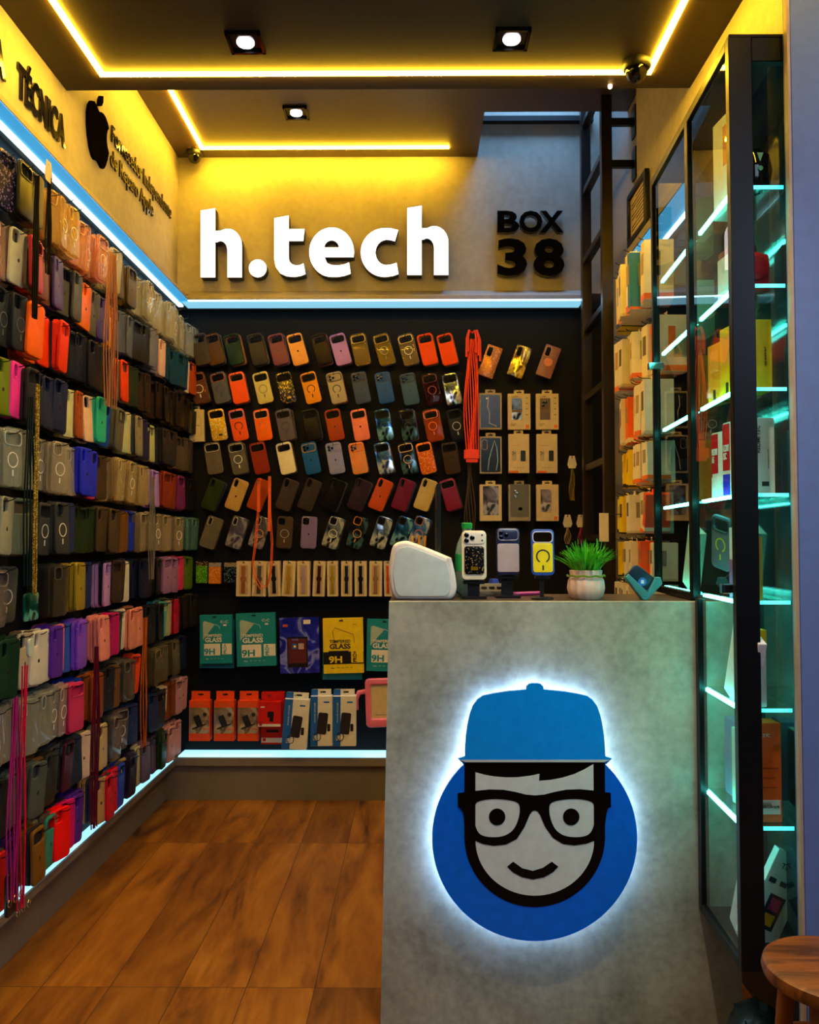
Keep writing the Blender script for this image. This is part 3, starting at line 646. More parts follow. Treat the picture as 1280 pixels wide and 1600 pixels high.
for r, (yc, tilt, items) in enumerate(BACK):
    for i, (xc, k, desc) in enumerate(items):
        th = R(tilt + random.uniform(-2, 2))
        if r == 5 and 3 <= i <= 4: th = R(3)
        if r == 4 and i == 10: th = R(-16)
        P = on_y(xc, yc + (2 if r == 1 and i > 8 else 0), CY)
        ex = [e for e in ('lens', 'ring', 'cring', 'logo', 'badge') if k.get(e)]
        rc = k.get('ring') or k.get('cring') or k.get('badge')
        cl = k['c'].startswith('c:')
        lab = f'{desc} phone case in {ORD[r + 1]} row of the back pegboard, {ORD[i + 1]} from left'
        make_case(k['kind'], cm(k['c']), P, (R(random.uniform(-1, 3)), th, R(random.uniform(-6, 6))), lab, 'phone cases on the back pegboard', ex, mat(rc, .35) if rc else None,
                  mat(k['fr'], .25) if k.get('fr') else None, 'clear_phone_case' if cl else 'phone_case')
        fx, fz = FR[k['kind']]; hz = HOOKZ[k['kind']]
        hx_ = fx if k['kind'] != 'plateau' else 0.0
        hp = (P.x + hx_ * math.cos(th) + hz * math.sin(th), PYB, P.z - hx_ * math.sin(th) + hz * math.cos(th))
        hook(hp, 0, PYB - CY + .022, 'back pegboard')
        if random.random() < .6 or (r == 0):   # a second case behind the first
            c2 = random.choice(['#2c2420', '#3c2c28', '#1c2438', '#5a3c30', '#6a4860', '#8a5030']) if r < 5 else '#2a2420'
            o2 = make_case(k['kind'], mat(c2, .4), (P.x + random.uniform(.003, .008), CY + .016, P.z - .003), (0, th + R(random.uniform(-2.5, 2.5)), 0),
                      f'dark case behind {desc} one, {ORD[r + 1]} row, {ORD[i + 1]} from left, back pegboard', 'phone cases hanging second on the back pegboard hooks')
for i, (xc, c, kw, desc) in enumerate([(766, '#a8642c', dict(fr='#d09850'), 'sparkling bronze'), (812, 'h:f', dict(fr='#d8b030'), 'gold mirror'), (857, '#9a6468', dict(fr='#f0a878', disc='#f0906c'), 'dusty pink with round grip')]):
    P = on_y(xc, 565, CY)
    if c == 'h:f': m_ = holo('h:f', '#5c4a28', '#ffe060', '#a88c50')
    elif i == 0: m_ = glitter(c, '#e8b870', 300, .8)
    else: m_ = mat(c, .35)
    make_case('slab', m_, P, (0, R(20), 0), f'{desc} square-cornered phone case, {ORD[i + 1]} of three above the boxed cases', 'square-cornered cases on the back pegboard',
              ['disc'] if kw.get('disc') else ['badge'] if False else [], mat(kw.get('disc', '#ffffff'), .4), mat(kw['fr'], .2))
    hook((P.x + .009, PYB, P.z + .058), 0, PYB - CY + .02, 'back pegboard')

# ================================================================== PACKAGES
def pack(name, label, x0, y0, x1, y1, Y, depth, m, cat, group=None, rot=0, hang=True, bev=.001):
    """hanging package whose front covers the given outline at depth Y; returns the thing and (w, h)"""
    a = on_y(x0, y1, Y); b = on_y(x1, y0, Y); w_, h_ = b.x - a.x, b.z - a.z
    t = empty(name, ((a.x + b.x) / 2, Y, (a.z + b.z) / 2), (0, R(rot), 0)); tag(t, label, cat, group)
    link('box', box_me(-w_ / 2, w_ / 2, 0, depth, -h_ / 2, h_ / 2, bev), m, t)
    if hang:
        tw = min(.05, w_ * .45)
        link('hang_tab', shape([rrect(tw, .022, .004, 3), rrect(tw * .5, .006, .0025, 3)[::-1]], .0012), m, t, (0, depth * .5, h_ / 2 + .008))
        hk = hook((t.location.x, PYB, t.location.z + h_ / 2 + .009), 0, max(.03, PYB - Y + .012), 'back pegboard')
    t['w'] = w_; return t, w_, h_
def plate(t, x, z, w_, h_, m, r=.002, name='print', y=-.0005, th=.0006, rot=0):
    return link(name, shape([rrect(w_, h_, min(r, w_ / 2.1, h_ / 2.1), 3)], th), m, t, (x, y, z), (0, rot, 0))
def write(t, s, x, z, w_, h_, m, bold=0, rot=0, y=-.0009, name='lettering'):
    return link(name, text_me(s, w_, h_, .0006, bold), m, t, (x, y, z), (0, rot, 0))
beige = mat('#d8c49c', .5); ink = mat('#2c2620', .5); org = mat('#f07020', .5); cardw = mat('#e4dccb', .5)
PR = 'boxed phone cases hanging in a grid on the back pegboard'
cols3 = [(749, 784), (794, 829), (838, 873)]
for c_, (xa, xb) in enumerate(cols3):
    if c_ == 0:
        t, w_, h_ = pack('boxed_phone_case', 'clear box with a black corded case, top of the left column beside the orange straps', xa, 614, xb, 671, 4.03, .022, mat('#a89c88', .4), 'boxed phone case', PR)
        plate(t, 0, 0, w_ * .86, h_ * .9, mat('#1c1a18', .2), .006, 'window'); link('cord', tube_me([(-.01, -.003, .07), (-.014, -.004, .02), (-.004, -.004, -.01), (-.006, -.004, -.06), (.03, -.004, -.075)], .0022), mat('#d8d8c8', .3), t)
        link('lens', lens_me(), M_chrome, t, (-.018, -.001, .06))
    else:
        t, w_, h_ = pack('boxed_phone_case', ['', 'cream boxed phone case with silver window, top of the middle column', 'cream boxed phone case showing a camera island, top of the right column'][c_], xa, 615, xb, 671, 4.03, .02, beige, 'boxed phone case', PR)
        plate(t, -w_ * .1, .012, w_ * .46, h_ * .60, holo('h:a', *HOLO['a']) if c_ == 1 else mat('#6c5c58', .2), .003, 'window')
        plate(t, -w_ * .1, .002, w_ * .46, .012, mat('#6a5440', .4), .001, 'band', -.0009)
        write(t, 'mercury' if False else 'CLEAR', -w_ * .2, h_ * .42, .03, .006, ink)
        write(t, 'PHONE\nCASE', -w_ * .25, -h_ * .37, .026, .012, ink); plate(t, w_ * .36, -h_ * .42, .016, .016, org, .001, 'corner_mark', rot=0)
        for kz in (.42, .25, .08, -.1): plate(t, w_ * .34, h_ * kz * .9, .012, .006, mat('#a08c68', .5), .001, 'icon')
        if c_ == 2:
            for lx_, lz in ((-.02, .045), (-.02, .03), (-.008, .045)): link('lens', lens_me(), M_gloss, t, (lx_, -.001, lz))
    if c_ == 0:
        t, w_, h_ = pack('boxed_phone_case', 'clear box with a case and a long white cord, middle of the left column', xa + 1, 682, xb, 740, 4.03, .022, mat('#b0a490', .4), 'boxed phone case', PR)
        plate(t, 0, 0, w_ * .88, h_ * .92, mat('#18181a', .2), .006, 'window')
        link('cord', tube_me([(-.014, -.003, -.075), (-.008, -.004, -.02), (.006, -.004, .03), (.018, -.004, .07), (.030, -.004, .03), (.034, -.004, -.03), (.026, -.004, -.075)], .002), mat('#b8e0e0', .3), t)
        link('camera_frame', frame_me('slab'), mat('#b89c90', .4), t, (-.03, -.001, .05))
    else:
        t, w_, h_ = pack('boxed_phone_case', ['', 'cream carton with orange corner, middle of the middle column', 'cream carton with orange corner, middle of the right column'][c_], xa + 1, 678, xb - 2, 739, 4.03, .025, beige, 'boxed phone case', PR)
        write(t, 'phone case', -w_ * .18, h_ * .2, .04, .007, org); plate(t, -w_ * .24, -.012, .022, .048, mat('#b8a890', .4), .004, 'case_picture')
        plate(t, w_ * .2, -.012, .024, .052, mat('#1c2028', .3), .004, 'case_picture'); plate(t, -w_ * .25, -h_ * .47, w_ * .45, .01, org, .0005, 'stripe')
        for lx_, lz in ((-.028, .006), (-.028, -.004), (-.020, .001)): link('lens', shape([circ(.003, 10)], .001), ink, t, (lx_, -.0012, lz))
        write(t, '+ + + +', 0, -h_ * .36, .05, .004, ink)
    nm = ['cream box with a shiny clear case, bottom of the left column', 'clear box with a grey flowered case, bottom of the middle column', 'cream box with shiny film, bottom of the right column'][c_]
    t, w_, h_ = pack('boxed_phone_case', nm, xa + 1, 757, xb, 814, 4.03, .03, beige if c_ != 1 else mat('#9a9080', .4), 'boxed phone case', PR)
    plate(t, (0, 0, -.008)[c_], .01, w_ * (.72, .85, .5)[c_], h_ * (.8, .9, .62)[c_], holo('h:d2', '#50545c', '#f4f0ff', '#a8a0b8') if c_ != 1 else mat('#6c6a60', .25), .004, 'window')
    if c_ == 0: link('magnet_ring', ring_me(False), M_black, t, (0, -.001, -.01))
    if c_ == 1:
        for q_ in ((-.02, .03), (-.01, .045), (-.02, .055)): link('lens', lens_me(), M_chrome, t, (q_[0], -.001, q_[1]))
        plate(t, .004, -.03, .02, .016, mat('#7a8c28', .5), .006, 'flower')
    if c_ == 2: plate(t, w_ * .36, -h_ * .42, .016, .016, org, .001, 'corner_mark')
# watch band packs
bl = 'small packs in the row below the phone cases'
for i, (x0, x1, y0, y1, c, top, desc) in enumerate([(306, 324, 884, 911, 'g:#4ca010:#a0e060', '#4a3020', 'bright green'), (326, 345, 886, 912, 'g:#f08818:#ffc070', '#b0a8a0', 'orange glitter'), (350, 370, 886, 911, 'g:#16202c:#7090a8', '#a09888', 'dark glitter')]):
    t, w_, h_ = pack('glitter_sheet_pack', f'{desc} card pack, {ORD[i + 1]} in the row of small packs', x0, y0, x1, y1, 4.03, .02, case_material(c), 'pack', 'glittery packs at the left of the small pack row', hang=False)
    link('header', shape([rrect(w_, .02, .002, 2)], .012), glitter(top, '#e8e0d8', 300, .75), t, (0, .008, h_ / 2 + .011)); hook((t.location.x, PYB, t.location.z + h_ / 2 + .012), 0, PYB - 4.02, 'back pegboard')
bands = [(369,392,'#b06c48','copper mesh'),(394,416,'#5c5854','grey mesh'),(418,438,'#1c2430','black'),(441,461,'#c89c28','gold link'),(464,484,'#c8a8b8','pearly'),(489,508,'#4a1c14','dark red'),(511,528,'#b89c20','olive gold'),(533,550,'#22283c','navy link'),(554,573,'#141210','black'),(577,597,'#b08058','rose mesh'),(600,612,'#f04a10','orange')]
for i, (x0, x1, c, desc) in enumerate(bands):
    t, w_, h_ = pack('watch_band_pack', f'cream pack with {desc} watch band, {ORD[i + 1]} from left of the watch bands', x0, 877, x1, 932, 4.0, .05, beige, 'watch band pack', 'watch band packs on the back pegboard', rot=random.uniform(-3, 3), hang=False)
    plate(t, 0, -.004, w_ * .62, h_ * .84, mat('#b8a27c', .3), .004, 'window'); plate(t, 0, h_ * .455, .012, .004, ink, .001, 'hang_hole', -.0009)
    wv = w_ * .3
    link('band', shape([[(-wv/2, .062), (wv/2, .062), (wv/2*.85, .012), (wv/2*1.3, .006), (wv/2*1.3, -.006), (wv/2*.85, -.012), (wv/2, -.07), (-wv/2, -.07), (-wv/2*.85, -.012), (-wv/2*1.3, -.006), (-wv/2*1.3, .006), (-wv/2*.85, .012)]], .004, .0008), mat(c, .25, .4), t, (0, -.002, 0))
    hook((t.location.x, PYB, t.location.z + h_ * .455), 0, PYB - 3.985, 'back pegboard')
# tempered glass envelopes
teal = mat('#128a9c', .4); ylw = mat('#f0d010', .4); whit = mat('#e6e2d8', .5)
def tempered(x0, y0, x1, y1, m, inkm, label, rot, ccw=True):
    t, w_, h_ = pack('screen_protector_pack', label, x0, y0, x1, y1, 3.99, .03, m, 'screen protector pack', 'large screen protector envelopes', rot, hang=False)
    plate(t, -w_ * .04, h_ * .455, .02, .007, M_black, .002, 'hang_hole')
    if m == teal:
        link('sheen', shape([[(-w_ * .4, h_ * .36), (-w_ * .36, h_ * .37), (-.005, h_ * .31), (-w_ * .4, -.002)]], .0006), mat('#a8bcb4', .4), t, (0, -.0005, 0))
        link('outline', tube_me([(-w_ * .36, 0, h_ * .375), (0, 0, h_ * .30), (w_ * .1, 0, h_ * .27), (w_ * .12, 0, h_ * .21)], .0008, 4), whit, t)
        write(t, 'C-C', w_ * .26, h_ * .36, .036, .012, whit, .02); plate(t, w_ * .28, h_ * .29, .016, .008, whit, .001, 'sticker')
    else:
        link('outline', tube_me([(-w_ * .2, -.001, 0), (-w_ * .26, -.001, h_ * .27), (-w_ * .2, -.001, h_ * .33), (w_ * .26, -.001, h_ * .2), (w_ * .28, -.001, h_ * .05)], .0012, 4), ink, t)
        write(t, 'pro', w_ * .3, h_ * .38, .016, .006, ink); plate(t, -.0, -h_ * .22, w_, h_ * .22, M_black, .0005, 'black_band')
    write(t, 'TEMPERED', -w_ * .08, h_ * .08, w_ * .52, h_ * .055, inkm, .02); write(t, 'GLASS', -w_ * .08, h_ * -.01, w_ * .52, h_ * .095, inkm, .035)
    plate(t, -w_ * .12, -h_ * .21, w_ * .5, h_ * .24, whit if m == teal else M_black, .001, 'panel', -.0007)
    write(t, '9H', -w_ * .2, -h_ * .25, w_ * .33, h_ * .13, m if m == teal else ylw, .03, 0, -.0013)
    plate(t, w_ * .34, -h_ * .2, w_ * .3, h_ * .22, whit if m == teal else ylw, .001, 'panel', -.0007)
    write(t, 'PRO+', w_ * .28, -h_ * .2, h_ * .2, w_ * .1, m if m == teal else M_black, .03, -PI / 2, -.0013)
    write(t, '% * * * *', -w_ * .05, -h_ * .4, w_ * .55, h_ * .025, inkm, 0)
    hook((t.location.x - w_ * .04, PYB, t.location.z + h_ * .455), 0, PYB - 3.975, 'back pegboard')
tempered(312, 961, 363, 1037, teal, whit, 'smaller teal screen protector envelope, first at the left', -1)
tempered(369, 958, 431, 1041, teal, whit, 'teal screen protector envelope, second from the left', -2)
tempered(505, 966, 568, 1052, ylw, ink, 'yellow screen protector envelope with black lettering', -1.5)
tempered(573, 968, 632, 1049, teal, whit, 'teal screen protector envelope partly behind the counter edge', 1)
t, w_, h_ = pack('screen_protector_pack', 'royal blue screen protector envelope showing a tablet', 437, 965, 499, 1052, 3.99, .03, holo('bluepack', '#1a20a0', '#8088e8', '#2c34c0'), 'screen protector pack', 'large screen protector envelopes', -1.5, hang=False)
MATS['bluepack'].node_tree.nodes['Principled BSDF'].inputs['Metallic'].default_value = 0
plate(t, w_ * .2, h_ * .42, .034, .02, whit, .001, 'sticker'); plate(t, -w_ * .35, h_ * .36, .024, .012, mat('#c04818', .5), .002, 'badge')
plate(t, -.01, -h_ * .12, w_ * .52, h_ * .55, M_black, .004, 'tablet_picture'); plate(t, -.01, -h_ * .1, w_ * .46, h_ * .44, mat('#5c2020', .4), .002, 'screen', -.0009)
plate(t, -.024, -.004, .024, .026, mat('#2a60b0', .4), .002, 'widget', -.0013); plate(t, .008, -.004, .026, .028, mat('#c0a8a0', .4), .002, 'widget', -.0013); link('sun_icon', shape([circ(.006, 14)], .0006), ylw, t, (-.022, -.0017, -.004))
write(t, '08:08', -.02, .028, .03, .010, mat('#8090d0', .4), 0, 0, -.0013); hook((t.location.x, PYB, t.location.z + h_ * .455), 0, PYB - 3.975, 'back pegboard')
t, w_, h_ = pack('screen_protector_pack', 'teal envelope hanging behind the yellow one, lower edge showing', 504, 975, 566, 1062, 4.03, .01, teal, 'screen protector pack', 'large screen protector envelopes', 0, hang=False)
t, w_, h_ = pack('screen_protector_pack', 'teal envelope hanging behind the first one at the left, lower edge showing', 312, 968, 366, 1044, 4.03, .01, teal, 'screen protector pack', 'large screen protector envelopes', 0, hang=False)
# boxed car holders and chargers
def card(P3, w_, h_, d_, m, name, label, cat, group, rz=0):
    t = empty(name, P3, (0, 0, R(rz))); tag(t, label, cat, group)
    link('box', box_me(-w_ / 2, w_ / 2, 0, d_, -h_ / 2, h_ / 2, .001), m, t); return t
orange = mat('#f0500e', .45); photo_grey = holo('photo', '#6c6050', '#b8a890', '#8c7c68'); photo_grey.node_tree.nodes['Principled BSDF'].inputs['Metallic'].default_value = 0
for i, (xa, xb) in enumerate(((295, 328), (334, 366), (371, 404))):
    a = on_y(xa, 1158, 3.98); b = on_y(xb, 1095, 3.98); w_, h_ = b.x - a.x, b.z - a.z
    t = card(((a.x + b.x) / 2, 3.98, (a.z + b.z) / 2), w_, h_, .05, orange, 'car_holder_box', f'orange box with phone holder picture, {ORD[i + 1]} from left of the bottom row', 'box', 'orange phone holder boxes in the bottom row')
    plate(t, 0, .002, w_ * .97, h_ * .64, photo_grey, .001, 'picture'); plate(t, 0, h_ * .40, w_ * .5, .012, mat('#e05c28', .5), .002, 'brand_patch')
    link('phone_picture', shape([rrect(.03, .055, .004, 3)], .0006), mat('#1c2024', .3), t, (-.006, -.0013, 0), (0, R(-22), 0))
    link('holder_picture', shape([rrect(.07, .008, .002, 2)], .0006), ink, t, (.0, -.0010, -.026), (0, R(-20), 0)); link('knob_picture', shape([circ(.010, 14)], .0006), ink, t, (.026, -.001, .03))
    plate(t, w_ * .32, -.038, .03, .004, orange, .001, 'stripe', -.001)
    link('hang_tab', box_me(-w_ * .45, w_ * .45, .024, .026, h_ / 2 - .001, h_ / 2 + .042), orange, t); plate(t, 0, h_ / 2 + .026, .026, .008, M_black, .003, 'hang_hole', .0235)
    hook((t.location.x, PYB, t.location.z + h_ / 2 + .03), 0, .15, 'back pegboard')
red = mat('#d01408', .4)
a = on_y(408, 1163, 4.0); b = on_y(444, 1082, 4.0); w_, h_ = b.x - a.x, b.z - a.z
t = card(((a.x + b.x) / 2, 4.0, (a.z + b.z) / 2), w_, h_, .04, red, 'charger_box', 'tall red box behind the smaller red one in the bottom row', 'box', 'red boxes in the bottom row')
plate(t, 0, -h_ * .42, w_ * .98, .022, whit, .001, 'label_band'); plate(t, -w_ * .36, -h_ * .41, .014, .014, red, .001, 'badge', -.0012); plate(t, 0, -.06, .06, .012, M_black, .004, 'shadow_picture')
a = on_y(403, 1136, 3.94); b = on_y(439, 1097, 3.94); w_, h_ = b.x - a.x, b.z - a.z
t = card(((a.x + b.x) / 2, 3.94, (a.z + b.z) / 2), w_, h_, .05, red, 'charger_box', 'small red box with black gadget picture hanging in front in the bottom row', 'box', 'red boxes in the bottom row')
plate(t, .006, 0, .03, .028, M_black, .006, 'gadget_picture'); plate(t, .01, -.022, .018, .022, M_black, .003, 'gadget_picture', -.0009); plate(t, 0, -h_ * .43, w_ * .98, .012, whit, .001, 'label_band'); plate(t, -w_ * .38, -h_ * .36, .014, .02, mat('#a01010', .5), .001, 'badge', -.0012)
plate(t, -w_ * .3, h_ * .3, .018, .005, whit, .001, 'sticker'); hook((t.location.x, PYB, t.location.z + h_ / 2 + .03), 0, .2, 'back pegboard')
link('hang_tab', box_me(-w_ * .3, w_ * .3, .024, .026, h_ / 2 - .001, h_ / 2 + .042), red, t)
bluem = mat('#0f62c0', .4)
for i, (xa, xb, ya, yb, rz) in enumerate(((442, 482, 1093, 1171, 12), (485, 520, 1088, 1166, 10), (520, 557, 1088, 1166, 10))):
    Yf = 3.93; a = on_y(xa, yb, Yf); b = on_y(xb, ya, Yf); w_, h_ = (b.x - a.x), b.z - a.z
    t = card(((a.x + b.x) / 2, Yf, (a.z + b.z) / 2), w_ * .98, h_, .05, whit, 'phone_holder_box', f'blue and white box with black pouch picture, {ORD[i + 1]} from left in the bottom row', 'box', 'blue and white boxes in the bottom row', 3)
    if i == 0: t.rotation_euler.y = R(4)
    plate(t, -w_ * .33, 0, w_ * .32, h_ * .99, bluem, .001, 'blue_panel'); plate(t, w_ * .22, h_ * .38, .026, .007, bluem, .001, 'brand_patch')
    link('pouch_picture', shape([rrect(.046, .10, .008, 3)], .0012), mat('#202028', .4), t, (.004, -.0012, -.01), (0, R(6), 0)); plate(t, .034, -.03, .014, .035, M_black, .004, 'clip_picture', -.001)
    link('loop_picture', tube_me([(-.02 + .016 * math.cos(a_), -.002, -.07 + .02 * math.sin(a_)) for a_ in [2 * PI * k / 12 for k in range(12)]], .0018, 5, True), M_black, t)
    for kz in (-.085, -.077, -.069): plate(t, -.030, kz, .018, .005, whit, .001, 'spec_lines', -.0012)
    write(t, 'PHONE HOLDER', -w_ * .3, h_ * .18, h_ * .4, .006, whit, 0, -PI / 2, -.0012)
    link('hang_tab', box_me(-w_ * .42, w_ * .42, .024, .026, h_ / 2 - .001, h_ / 2 + .03), whit, t); plate(t, w_ * .05, h_ / 2 + .016, .026, .008, M_black, .003, 'hang_hole', .0235); plate(t, -w_ * .33, h_ / 2 + .0145, w_ * .3, .029, bluem, .001, 'blue_panel', .0232)
    hook((t.location.x, PYB, t.location.z + h_ / 2 + .018), 0, .2, 'back pegboard')
# pink tablet case
pink = mat('#f07898', .45)
a = on_y(571, 1136, 3.98); b = on_y(650, 1060, 3.98)
t = empty('tablet_case', ((a.x + b.x) / 2, 3.98, (a.z + b.z) / 2), (0, R(-2), 0)); tag(t, 'chunky pink foam tablet case with handle, partly behind the counter', 'tablet case')
w_, h_ = b.x - a.x, b.z - a.z
link('bumper', shape([rrect(w_, h_, .02, 5), rrect(w_ * .78, h_ * .70, .006, 3, 0, .006)[::-1]], .03, .006), pink, t, (0, .015, 0))
link('handle', tube_me([(-w_ / 2 + .008, .015, .055), (-w_ / 2 - .03, .015, .05), (-w_ / 2 - .045, .015, .02), (-w_ / 2 - .046, .015, -.03)], [.012, .012, .012, .013], 10), pink, t)
plate(t, 0, .006, w_ * .78, h_ * .70, beige, .002, 'insert_card', .012); write(t, 'Premium tablet case', 0, -h_ * .25, w_ * .6, .006, ink, 0, 0, .010); plate(t, -.005, .012, .006, .03, bluem, .002, 'mark', .0105, rot=R(-45))
hook((t.location.x, PYB, t.location.z + h_ / 2 - .01), 0, .13, 'back pegboard')
# paper cards far left on the back board
t, w_, h_ = pack('accessory_pack', 'cream card pack on the back pegboard beside the yellow glitter case', 295, 640, 319, 690, 4.05, .02, beige, 'pack', None, -2)
write(t, 'case', 0, .0, .03, .006, ink); link('outline', tube_me([(-.022, -.001, -.05), (-.022, -.001, .04), (.022, -.001, .04), (.022, -.001, -.05)], .0006, 4, True), ink, t)

# ================================================================== STRAPS
def strands(name, label, cat, pts_list, r, m, group=None, extras=None, base=None):
    base = base or pts_list[0][0]; t = empty(name, base); tag(t, label, cat, group); B = Vector(base)
    bm = bmesh.new()
    for pts in pts_list: tube_add(bm, [Vector(p) - B for p in pts], r, 5)
    link('cords', smooth(finish(bm), 60), m, t); return t, B
def hang(x, y0, y1, Y, n, spread, sway=.004, X=None):
    out = []
    for k in range(n):
        f_ = (k / (n - 1) - .5) * 2 if n > 1 else 0
        p0 = on_y(x, y0, Y) if X is None else on_x(x, y0, X); p1 = on_y(x, y1, Y) if X is None else on_x(x, y1, X); p1 = Vector((p0.x, p0.y, p1.z))
        dv = Vector((1, 0, 0)) if X is None else Vector((0, 1, 0))
        pts = []
        for j in range(9):
            u_ = j / 8; wob = spread * f_ * (.35 + .65 * math.sin(PI * min(1, u_ * 1.1) * .75)) + sway * math.sin(u_ * 7 + k)
            pts.append(p0.lerp(p1, u_) + dv * wob + Vector((0, -.003 * (k % 3) if X is None else 0, 0)) + (Vector((.003 * (k % 3), 0, 0)) if X is not None else Vector()))
        out.append(pts)
    return out
orc = mat('#ff3a0a', .5)
t, B = strands('phone_strap', 'bundle of orange phone straps hanging beside the clear boxed cases', 'strap', hang(737, 530, 708, 3.99, 8, .034), .0030, orc)
for k, (dx, dz) in enumerate(((-.028, .0), (-.02, .012), (.018, .01), (.030, .004), (.038, -.01))):
    q = on_y(738, 520, 3.985) - B
    link('toggle', tube_me([(q.x, q.y, q.z), (q.x + dx * .6, q.y - .006, q.z + .01), (q.x + dx, q.y - .01, q.z - .03 + dz), (q.x + dx, q.y - .01, q.z - .12 + dz * 2)], [.004, .005, .005, .0065], 7), orc, t)
q = on_y(737, 707, 3.97) - B
link('clip_tag', box_me(q.x - .036, q.x + .036, q.y - .008, q.y + .012, q.z - .032, q.z + .014, .003), orc, t); link('clip_tag', box_me(q.x - .026, q.x + .03, q.y - .004, q.y + .01, q.z - .048, q.z - .03, .002), orc, t)
strands('cable', 'dark cables hanging under the orange phone straps', 'cable', hang(734, 722, 860, 4.02, 5, .02, .006), .003, mat('#3c3028', .4))
# orange lanyard over lower rows
pts = [on_y(x, y, 3.96) for x, y in ((405, 748), (403, 790), (398, 850), (394, 880), (398, 905), (407, 921), (417, 917), (423, 890), (424, 850), (421, 800), (420, 744))]
t, B = strands('lanyard', 'thin orange lanyard looped over the watch band packs', 'strap', [pts, [p + Vector((.006, .004, .012 if 3 < i < 9 else 0)) for i, p in enumerate(pts)]], .0022, mat('#f06018', .5))
for xx, y0, y1 in ((404, 752, 800), (421, 744, 830)):
    a = on_y(xx, y1, 3.955) - B; b = on_y(xx, y0, 3.955) - B
    link('flat_band', box_me(a.x - .007, a.x + .007, a.y - .002, a.y + .001, a.z, b.z, .0005), mat('#f06018', .5), t); link('clasp', box_me(a.x - .005, a.x + .005, a.y - .004, a.y + .003, b.z - .012, b.z, .001), mat('#c8a060', .3, .8), t)
# bead strings on the back wall right
def tagged(x, y0, y1, Y, m, label, n=6, sp=.012, tagw=.045, X=None):
    t, B = strands('beaded_phone_strap', label, 'strap', hang(x, y0 + 20, y1, Y, n, sp, .003, X), .0022, m)
    q = (on_y(x, y0 + 10, Y - .006) if X is None else on_x(x, y0 + 10, X + .006)) - B
    link('paper_tag', shape([[(-tagw * .28, .03), (tagw * .28, .03), (tagw * .5, -.012), (tagw * .35, -.03), (-tagw * .35, -.03), (-tagw * .5, -.012)], circ(.003, 8, 0, .02)[::-1]], .0012), mat('#d8ccb0', .6), t, q, (0, 0, 0 if X is None else PI / 2)); W_ = B + q
    if X is None: hook((W_.x, PYB, W_.z + .02), 0, PYB - W_.y + .01, 'back')
    return t
tagged(894, 712, 782, 4.0, mat('#a08430', .25, .6), 'gold and violet beaded straps with cream tag near the ladder', 7, .012)
tagged(887, 804, 850, 3.98, mat('#a08450', .4, .3), 'brown beaded straps under the left small white tag above the plant', 5, .012)
tagged(908, 804, 850, 3.98, mat('#8c2060', .4), 'magenta beaded straps under the right small white tag above the plant', 5, .012)
# left wall straps
tagged(76, 258, 430, 0, mat('#060505', .6, spec=.1), 'black straps with a white tag at the top of left pegboard', 5, .012, .05, -1.05)
strands('phone_strap', 'wide black band of straps at the top of the left pegboard', 'strap', hang(57, 275, 500, 0, 5, .010, .001, -1.06), .003, mat('#050404', .6, spec=.1))
strands('bead_chain', 'pinkish bead chains hanging in a curtain over the left pegboard middle', 'strap', hang(174, 395, 638, 0, 9, .055, .005, -1.045), .0024, mat('#b07858', .35, .3))
strands('chain_strap', 'thin gold chain strap hanging near the left edge of the picture', 'strap', hang(58, 600, 930, 0, 2, .004, .002, -1.05), .0035, glitter('#8a6a18', '#f0d060', 400, .6))
strands('phone_strap', 'dark green straps beside the gold chain on the left pegboard', 'strap', hang(47, 620, 915, 0, 5, .022, .003, -1.06), .0026, mat('#0c1c1c', .5, spec=.2))
for x, y0, y1, c, lab, n, sp in ((24, 1090, 1400, '#a01468', 'wide magenta cord bundle hanging at the lower left', 7, .03), (37, 1040, 1415, '#d0103c', 'crimson cords with metal rings hanging under the white clasp', 4, .02), (150, 1010, 1290, '#5a0c28', 'burgundy cords hanging on the left pegboard below the coral case', 7, .028),
                             (226, 965, 1165, '#c05a10', 'orange brown cords hanging on the left pegboard far part', 4, .03), (238, 745, 905, '#6c685c', 'grey cords hanging on the left pegboard far part', 5, .03)):
    t, B = strands('phone_strap', lab, 'strap', hang(x, y0, y1, 0, n, sp, .006, -1.04), .0021, mat(c, .35))
    if x == 37:
        q = on_x(47, 1012, -1.04) - B; link('clasp', shape([rrect(.03, .05, .012, 4)], .008, .002), mat('#c8d4c8', .3), t, q, (0, 0, PI / 2))
    if x in (37, 24):
        for dy in (-.03, 0, .03):
            q = on_x(x, y1 + 4, -1.04) - B; link('ring', tube_me([(q.x, q.y + dy + .009 * math.cos(a_), q.z + .009 * math.sin(a_)) for a_ in [2 * PI * k / 10 for k in range(10)]], .0014, 5, True), mat('#c8b080', .2, .9), t)
# clear pouch with chain at left, little crystals
q = on_x(48, 948, -1.05)
o = link('clear_pouch', shape([rrect(.085, .075, .008, 3)], .006, .002), holo('pouch', '#10302c', '#90f0e0', '#1c6c60'), None, q, (0, 0, PI / 2)); tag(o, 'small clear glittery pouch at the end of the gold chain', 'pouch')
q = on_x(18, 1395, -1.05)
o = link('phone_pouch', shape([rrect(.06, .11, .01, 3)], .01, .002), mat('#15131a', .3), None, q, (0, 0, PI / 2)); tag(o, 'black phone pouch hanging lowest at the left edge', 'pouch')

